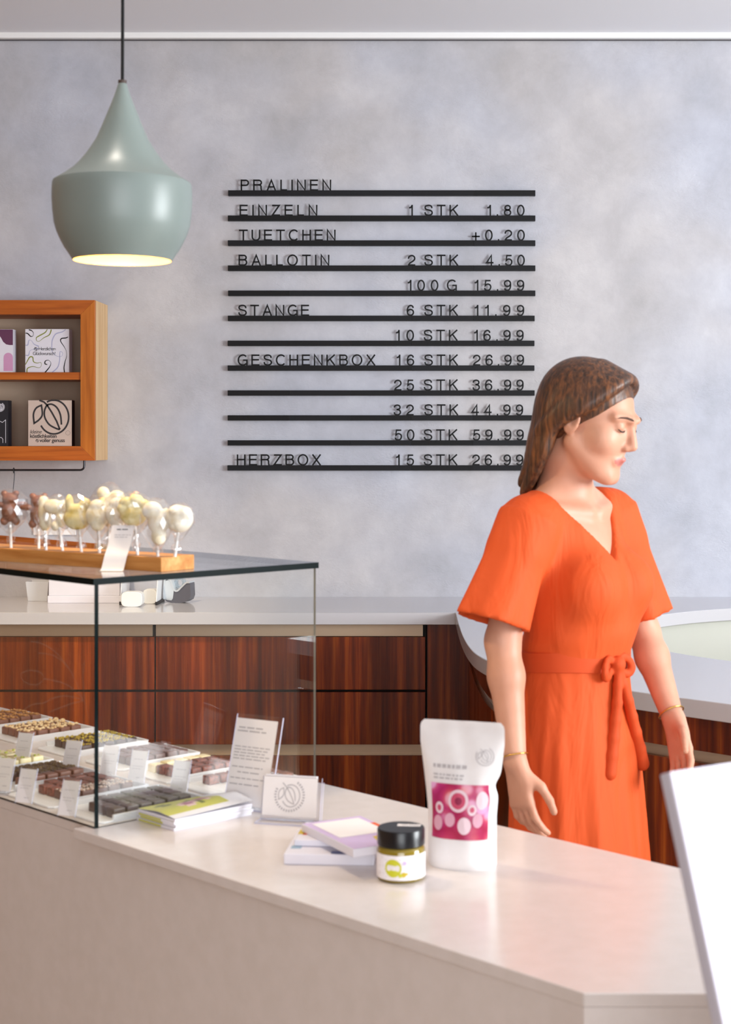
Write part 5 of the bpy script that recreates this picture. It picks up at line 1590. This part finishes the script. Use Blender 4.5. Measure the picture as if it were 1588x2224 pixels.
body = Field((-0.34, -0.30, -0.002), (0.34, 0.36, 1.715), 0.0042)
def hand(F, W, E, palm, thumb, curl, sc=1.0):
    """wrist W, elbow E, palm = direction the palm faces, thumb = side of the thumb"""
    d = W - E; d /= np.linalg.norm(d)
    d = d + 0.10 * palm; d /= np.linalg.norm(d)
    t = thumb - d * (thumb @ d); t /= np.linalg.norm(t)
    n = palm - d * (palm @ d) - t * (palm @ t); n /= np.linalg.norm(n)
    for o_, r0, r1 in ((0.024, 0.0125, 0.0105), (0.008, 0.0135, 0.0115), (-0.008, 0.0135, 0.0110), (-0.023, 0.0120, 0.0100)):
        F.cone(W + t * o_ * 0.55, W + d * 0.082 * sc + t * o_ + n * 0.004, r0, r1, 0.010)
    F.cone(W + t * 0.012 + d * 0.012, W + d * 0.045 + t * 0.026 + n * 0.010, 0.014, 0.013, 0.012)
    for o_, L_, sp, bend in ((0.0245, 0.070, 0.10, 0.9), (0.0082, 0.078, 0.03, 1.0), (-0.0082, 0.073, -0.04, 1.12), (-0.0235, 0.057, -0.12, 1.25)):
        p = W + d * 0.080 * sc + t * o_ + n * 0.004
        dd = d + t * sp; dd /= np.linalg.norm(dd)
        ang = 0.0
        for k_, (fr, rr) in enumerate(((0.45, 0.0086), (0.31, 0.0078), (0.24, 0.0068))):
            ang += curl * bend * (0.22, 0.40, 0.30)[k_]
            q = p + (dd * math.cos(ang) + n * math.sin(ang)) * L_ * fr
            F.cone(p, q, rr, rr - 0.0007, 0.0022)
            p = q
    p = W + d * 0.030 + t * 0.022 + n * 0.008
    for ln, dv, rr in ((0.034, d * 0.70 + t * 0.58 + n * 0.42, 0.0112), (0.030, d * 0.90 + t * 0.26 + n * 0.34, 0.0092), (0.023, d * 0.97 + t * 0.05 + n * 0.25, 0.0080)):
        dv = dv / np.linalg.norm(dv); q = p + dv * ln
        F.cone(p, q, rr, rr - 0.001, 0.003); p = q
    return d, t, n
def build_body(F):
    F.ell((0, 0.0, 0.95), (0.128, 0.082, 0.12), 0.03)
    F.ell((0, 0.0, 1.09), (0.112, 0.082, 0.16), 0.05)
    F.ell((0, -0.005, 1.255), (0.130, 0.092, 0.15), 0.05)
    F.cone((-0.115, -0.018, 1.366), (0.115, -0.018, 1.360), 0.048, 0.048, 0.05)
    F.cone((-0.13, -0.02, 1.372), (-0.03, -0.025, 1.44), 0.030, 0.034, 0.04)
    F.cone((0.13, -0.02, 1.366), (0.03, -0.025, 1.44), 0.030, 0.034, 0.04)
    for s_ in (-1, 1):
        F.ell((0.062 * s_, 0.078, 1.245), (0.056, 0.050, 0.058), 0.03)
        F.cone((0.018 * s_, 0.045, 1.392), (0.11 * s_, 0.012, 1.402), 0.011, 0.010, 0.018)      # collar bone
    nk = hp(0, -0.028, -0.085)
    F.cone((0, -0.022, 1.39), nk, 0.055, 0.049, 0.03)
    F.cone(nk, hp(0, -0.015, -0.02), 0.049, 0.050, 0.02)
    # arms
    for s_, S_, E_, W_ in ((1, shR, elR, wrR), (-1, shL, elL, wrL)):
        F.cone(S_, S_ + (E_ - S_) * 0.45, 0.043, 0.040, 0.03)
        F.cone(S_ + (E_ - S_) * 0.45, E_, 0.040, 0.0335, 0.02)
        m_ = E_ + (W_ - E_) * 0.30
        F.cone(E_, m_, 0.0335, 0.0345, 0.015)
        F.cone(m_, W_, 0.0345, 0.0225, 0.015)
    # legs and feet
    for h_, k_, a_, s_ in ((hipR, knR, anR, 1), (hipL, knL, anL, -1)):
        F.cone(h_, k_, 0.066, 0.046, 0.02)
        c_ = k_ + (a_ - k_) * 0.32 + A3(0, -0.012, 0)
        F.cone(k_, c_, 0.046, 0.046, 0.02); F.cone(c_, a_, 0.046, 0.030, 0.02)
        tip = A3(a_[0] + 0.012 * s_, a_[1] + 0.165, 0.024)
        heel = A3(a_[0], a_[1] - 0.035, 0.032 if a_[2] < 0.1 else 0.055)
        F.cone(a_, heel, 0.032, 0.030, 0.015); F.cone(heel, tip, 0.030, 0.024, 0.02)
        F.cone(a_ + A3(0, 0.01, -0.02), a_ + (tip - a_) * 0.55, 0.032, 0.032, 0.02)
    # head
    def he(c, r, k=0.01, sub=False):
        F.ell(hp(*c), r, k, HM, sub)
    he((0, -0.014, 0.034), (0.073, 0.090, 0.080), 0.02)
    he((0, 0.026, -0.020), (0.061, 0.064, 0.084), 0.02)
    he((0, 0.034, -0.072), (0.046, 0.050, 0.036), 0.015)
    F.cone(hp(-0.012, 0.074, -0.097), hp(0.012, 0.074, -0.097), 0.0155, 0.0155, 0.02)
    for s_ in (-1, 1):
        F.cone(hp(0.056 * s_, 0.0, -0.045), hp(0.025 * s_, 0.055, -0.088), 0.018, 0.016, 0.02)   # jaw line
        he((0.041 * s_, 0.052, -0.022), (0.024, 0.026, 0.026), 0.018)
        F.cone(hp(0.014 * s_, 0.088, 0.028), hp(0.046 * s_, 0.068, 0.028), 0.0085, 0.007, 0.014)     # brow ridge
        he((0.031 * s_, 0.092, 0.011), (0.0155, 0.014, 0.0105), 0.010, True)
        he((0.031 * s_, 0.0735, 0.011), (0.0125, 0.0118, 0.0115), 0.003)                           # lidded eye
        he((0.075 * s_, -0.008, -0.004), (0.007, 0.018, 0.030), 0.006)                             # ear
        he((0.079 * s_, -0.004, 0.000), (0.004, 0.009, 0.016), 0.004, True)
    F.cone(hp(0, 0.084, 0.020), hp(0, 0.103, -0.022), 0.0075, 0.0095, 0.008)
    F.cone(hp(-0.009, 0.094, -0.0285), hp(0.009, 0.094, -0.0285), 0.0075, 0.0075, 0.006)
    F.cone(hp(-0.019, 0.081, -0.0565), hp(0.0, 0.0895, -0.0535), 0.0042, 0.0062, 0.005); F.cone(hp(0.019, 0.081, -0.0565), hp(0.0, 0.0895, -0.0535), 0.0042, 0.0062, 0.005)
    F.cone(hp(-0.015, 0.0815, -0.0625), hp(0.015, 0.0815, -0.0625), 0.0062, 0.0062, 0.006)
    F.cone(hp(-0.020, 0.0882, -0.0588), hp(0.020, 0.0882, -0.0588), 0.0016, 0.0016, 0.002, sub=True)
    r_ = A3(0.55, 0.70, 0); 
    hand(F, wrR, elR, A3(-0.88, -0.30, 0.1), A3(0.25, 1.0, 0.0), 0.95)
    hand(F, wrL, elL, A3(0.75, -0.1, -0.55), A3(0.2, 0.8, 0.5), 0.85)
build_body(body)
bme = body.mesh('person')
person = put('person', bme, [M_skin, M_lip], None)
person.matrix_world = PR
tag(person, 'woman in a tied orange dress walking to the right behind the counter, looking down', 'person')
# lips
co = np.zeros(len(bme.vertices) * 3, np.float32); bme.vertices.foreach_get('co', co); co = co.reshape(-1, 3)
lv = (co - HC_) @ HM
pc = np.zeros(len(bme.polygons) * 3, np.float32); bme.polygons.foreach_get('center', pc); pc = (pc.reshape(-1, 3) - HC_) @ HM
lipm = (np.abs(pc[:, 0]) < 0.0215) & (pc[:, 1] > 0.080) & (np.abs(pc[:, 2] + 0.0583) < 0.0095 * np.sqrt(np.clip(1 - (pc[:, 0] / 0.0225) ** 2, 0, 1)))
bme.polygons.foreach_set('material_index', lipm.astype(np.int32))
def child(o):
    o.parent = person
    return o
# eyes: lashes and brows
mb = MB()
for s_ in (-1, 1):
    pts = [tuple(hp(s_ * x, y, z)) for x, y, z in ((0.0185, 0.0835, 0.0055), (0.025, 0.0858, 0.0035), (0.031, 0.0862, 0.0028), (0.037, 0.0846, 0.0034), (0.0435, 0.0795, 0.0065))]
    m2 = MB().tube(pts, 0.0012, 8, radii=[0.0006, 0.0013, 0.0015, 0.0015, 0.0007])
    child(m2.build('eyelashes', mat('dark_lashes', (42, 28, 24), 0.6), None, smooth=True))
    pts = [tuple(hp(s_ * x, y, z)) for x, y, z in ((0.012, 0.0942, 0.0275), (0.022, 0.0930, 0.031), (0.034, 0.0858, 0.0325), (0.044, 0.0775, 0.030), (0.051, 0.0702, 0.026))]
    m2 = MB().tube(pts, 0.002, 8, radii=[0.0014, 0.0021, 0.0021, 0.0016, 0.0008])
    child(m2.build('eyebrow', mat('brown_brow', (72, 46, 34), 0.7), None, smooth=True))

# dress: one cloth solid over the body, open at the neck, with wide sleeves
D = Field((-0.36, -0.30, 0.40), (0.36, 0.36, 1.47), 0.006)
ZT = A3(0.42, 0.60, 0.80, 0.93, 1.02, 1.085, 1.13)
AT = A3(0.180, 0.166, 0.160, 0.156, 0.140, 0.122, 0.122); BT = A3(0.158, 0.140, 0.124, 0.115, 0.102, 0.091, 0.092); CT = A3(0.012, 0.008, 0.004, 0.0, 0.0, 0.0, 0.0)
def skirt(x, y, z):
    a = np.interp(z, ZT, AT); b = np.interp(z, ZT, BT); c = np.interp(z, ZT, CT)
    th = np.arctan2(x / a, (y - c) / b)
    fold = np.clip((1.07 - z) / 0.5, 0, 1)
    g = 1 + fold * (0.030 * np.cos(9 * th + 2.0 * z) + 0.022 * np.cos(14 * th + 1.3 - 3 * z)) + 0.008 * np.cos(23 * th + 8 * z) * np.clip((1.15 - z) / 0.2, 0, 1)
    q = np.sqrt((x / (a * g)) ** 2 + ((y - c) / (b * g)) ** 2)
    return np.maximum((q - 1) * np.minimum(a, b) * 0.9, np.maximum(z - 1.13, 0.44 - z))
D.add(skirt, (-0.20, -0.2, 0.44), (0.20, 0.2, 1.13), 0.02)
D.ell((0, 0.0, 1.09), (0.120, 0.090, 0.16), 0.03)
D.ell((0, -0.003, 1.255), (0.140, 0.102, 0.152), 0.04)
D.ell((0, 0.03, 1.17), (0.125, 0.085, 0.075), 0.04)
D.cone((-0.125, -0.018, 1.367), (0.125, -0.018, 1.361), 0.057, 0.057, 0.05)
D.cone((-0.13, -0.02, 1.377), (-0.03, -0.025, 1.445), 0.037, 0.040, 0.04)
D.cone((0.13, -0.02, 1.371), (0.03, -0.025, 1.445), 0.037, 0.040, 0.04)
for s_ in (-1, 1):
    D.ell((0.062 * s_, 0.080, 1.243), (0.065, 0.058, 0.066), 0.04)
def neckcut(x, y, z):
    fr = np.clip((y + 0.035) / 0.07, 0, 1); fr = fr * fr * (3 - 2 * fr)
    zc = (1.300 + np.abs(x) * 1.25) * fr + (1.405 + np.abs(x) * 0.35) * (1 - fr)
    return (zc - z) * 0.62
D.cut(neckcut, (-0.16, -0.2, 1.28), (0.16, 0.3, 1.47), 0.006)
def sleeve(S_, H_, E_, r0, r1, tilt):
    ax = H_ - S_; ln = np.linalg.norm(ax); ax = ax / ln
    D.cone(S_ + A3(0, 0, 0.002), S_ + ax * 0.05, 0.054, 0.058, 0.03)
    up = A3(0, 0, 1.0); n_ = ax * 0.78 - tilt; n_ = n_ / np.linalg.norm(n_)
    def outer(x, y, z, grow=0.0):
        X, Y_, Z = x - S_[0], y - S_[1], z - S_[2]
        t = X * ax[0] + Y_ * ax[1] + Z * ax[2]
        px, py_, pz = X - t * ax[0], Y_ - t * ax[1], Z - t * ax[2]
        rad = np.sqrt(px ** 2 + py_ ** 2 + pz ** 2)
        th = np.arctan2(px * 0.9 + py_ * 0.3, py_ - px * 0.4 + pz * 0.2)
        u = np.clip(t / ln, 0, 1.2)
        r = (r0 + (r1 - r0) * u ** 1.15) * (1 + 0.055 * u * np.cos(5 * th + 1.0) + 0.03 * u * np.cos(8 * th)) + grow
        return (rad - r) * 0.9, t
    hp_ = S_ + ax * ln
    def fn(x, y, z):
        d, t = outer(x, y, z)
        plane = (x - hp_[0]) * n_[0] + (y - hp_[1]) * n_[1] + (z - hp_[2]) * n_[2]
        return np.maximum(np.maximum(d, plane), -t - 0.01)
    lo = np.minimum(S_, hp_) - r1 - 0.05; hi = np.maximum(S_, hp_) + r1 + 0.05
    D.add(fn, lo, hi, 0.018)
    def inn(x, y, z):
        d, t = outer(x, y, z, -0.013)
        return np.maximum(d, 0.55 * ln - t)
    D.cut(inn, lo, hi, 0.004)
sleeve(shR, lp(1068, 1352, 3.04), elR, 0.056, 0.072, A3(0, 0, 0.25))
sleeve(shL, lp(1392, 1335, 3.36), elL, 0.054, 0.066, A3(0, 0, 0.25))
dress = child(put('dress', D.mesh('dress'), M_dress, None))
# belt with a tied bow
mb = MB(); n = 64; v = []; f = []
for (dz, k_) in ((-0.021, 1.0), (-0.019, 1.05), (0.019, 1.05), (0.021, 1.0)):
    for i in range(n):
        a_ = 2 * PI * i / n
        v.append((0.1275 * k_ * math.cos(a_), 0.0985 * k_ * math.sin(a_), 1.098 + dz + 0.003 * math.sin(3 * a_)))
for k_ in range(3):
    for i in range(n):
        f.append((k_ * n + i, k_ * n + (i + 1) % n, (k_ + 1) * n + (i + 1) % n, (k_ + 1) * n + i))
mb.add(v, f)
belt = child(mb.build('belt', M_belt, None, smooth='auto'))
B = Field((-0.14, 0.02, 0.78), (0.14, 0.20, 1.16), 0.003)
kx, ky, kz = 0.005, 0.100, 1.092
B.ell((kx, ky + 0.008, kz), (0.017, 0.014, 0.017), 0.006)
for s_ in (-1, 1):
    for tt in range(9):
        a_ = -2.3 + 4.6 * tt / 8
        c_ = A3(kx + s_ * (0.012 + 0.030 * (1 + math.cos(a_)) * 0.62), ky + 0.010 - 0.004 * abs(a_), kz + 0.017 * math.sin(a_) - 0.012 * (1 + math.cos(a_)) * 0.5)
        B.ell(c_, (0.008, 0.006, 0.009), 0.006)
    p_ = A3(kx, ky + 0.008, kz - 0.008)
    for tt in range(6):
        q_ = p_ + A3(s_ * 0.010 - 0.004, -0.0005 + (0.003 if tt < 2 else 0.0), -0.034)
        B.cone(p_, q_, 0.0085 + 0.001 * tt, 0.0095 + 0.001 * tt, 0.005)
        p_ = q_
bow = put('bow', B.mesh('bow'), M_belt, None); bow.parent = belt

# hair
Hf = Field(HC_ - A3(0.20, 0.22, 0.24), HC_ + A3(0.18, 0.20, 0.15), 0.0034)
Hf.ell(hp(0, -0.022, 0.038), (0.081, 0.096, 0.084), 0.01, HM)
Hf.ell(hp(0, -0.055, 0.010), (0.076, 0.066, 0.085), 0.03, HM)
nrm = HM @ A3(0, 0.85, -0.53)
def facecut(x, y, z):
    return 0.026 - ((x - HC_[0]) * nrm[0] + (y - HC_[1]) * nrm[1] + (z - HC_[2]) * nrm[2])
Hf.cut(facecut, HC_ - 0.16, HC_ + 0.16, 0.008)
rdh = random.Random(3)
def lock(pts, r, r1=0.45):
    q = spline(pts, 5)
    for i in range(len(q) - 1):
        u0 = i / (len(q) - 1); u1 = (i + 1) / (len(q) - 1)
        Hf.cone(np.array(q[i]), np.array(q[i + 1]), r * (1 - (1 - r1) * u0 ** 2), r * (1 - (1 - r1) * u1 ** 2), 0.008)
for i in range(21):                                   # falling around the back of the head
    a_ = -1.42 + 2.84 * i / 20
    sx, cx = math.sin(a_), math.cos(a_)
    j = rdh.uniform(-1, 1)
    lock([tuple(hp(0.062 * sx, -0.022 - 0.070 * cx, 0.060)), tuple(hp(0.077 * sx, -0.026 - 0.082 * cx, 0.012)), tuple(hp(0.075 * sx, -0.034 - 0.068 * cx, -0.050)),
          tuple(hp(0.069 * sx + 0.004 + 0.003 * j, -0.036 - 0.062 * cx, -0.092)), tuple(A3(0.056 * sx + 0.030, -0.056 - 0.040 * cx + 0.006 * j, 1.440 + 0.014 * rdh.uniform(-1, 1)))], 0.0125 + 0.0015 * j, 0.5)
for s_ in (1, -1):
    for i in range(9):                                # combed back from the parting over the temple and the ear
        u = i / 8
        lock([tuple(hp(0.006 * s_, 0.054 - 0.070 * u, 0.104 + 0.010 * u)), tuple(hp(0.048 * s_, 0.047 - 0.055 * u, 0.082 + 0.008 * u)), tuple(hp(0.0765 * s_, 0.018 - 0.040 * u, 0.034 + 0.012 * u)),
              tuple(hp(0.081 * s_, -0.022 - 0.030 * u, -0.010)), tuple(hp(0.074 * s_, -0.050 - 0.022 * u, -0.050))], 0.0085, 0.7)
Hf.cut(lambda x, y, z: 0.050 - ((x - HC_[0]) * nrm[0] + (y - HC_[1]) * nrm[1] + (z - HC_[2]) * nrm[2]), HC_ - 0.16, HC_ + 0.16, 0.02)
hair = child(put('hair', Hf.mesh('hair'), M_hair, None))
# bracelets
def bangle(E_, W_, fr, rr):
    ax = W_ - E_; L_ = np.linalg.norm(ax); ax = Vector(ax / L_)
    c = Vector(E_) + Vector(W_ - E_) * fr
    a = ax.cross(Vector((0.2, 0.1, 1))).normalized() if abs(ax.z) < 0.9 else ax.cross(Vector((1, 0, 0))).normalized()
    b = ax.cross(a)
    pts = [tuple(c + a * rr * math.cos(2 * PI * i / 32) + b * rr * math.sin(2 * PI * i / 32) + ax * 0.003 * math.cos(2 * PI * i / 32)) for i in range(33)]
    child(MB().tube(pts, 0.0016, 8, caps=False).build('bracelet', mat('gold_bracelet', (214, 170, 90), 0.25, metal=0.9), None, smooth=True))
bangle(elR, wrR, 0.96, 0.0265)
bangle(elL, wrL, 0.94, 0.0270)
# shoes
for a_, s_, z0 in ((anR, 1, 0.024), (anL, -1, 0.0)):
    S2 = Field((a_[0] - 0.08, a_[1] - 0.11, -0.004), (a_[0] + 0.08, a_[1] + 0.24, 0.13), 0.004)
    tip = A3(a_[0] + 0.012 * s_, a_[1] + 0.170, 0.027); heel = A3(a_[0], a_[1] - 0.038, 0.036 + z0)
    S2.cone(heel, tip, 0.036, 0.031, 0.02)
    S2.cone(A3(tip[0], tip[1] - 0.05, 0.03), tip, 0.036, 0.028, 0.02)
    S2.cut(lambda x, y, z: 0.0 * x + 0.0 * y + z - 0.002, (a_[0] - 0.08, a_[1] - 0.11, -0.004), (a_[0] + 0.08, a_[1] + 0.24, 0.0), 0.002) if False else None
    S2.cut(lambda x, y, z: z + 0 * x + 0 * y, (a_[0] - 0.08, a_[1] - 0.11, -0.03), (a_[0] + 0.08, a_[1] + 0.24, 0.004), 0.002)
    child(put('shoe', S2.mesh('shoe'), mat('tan_shoe', (150, 104, 72), 0.5), None))
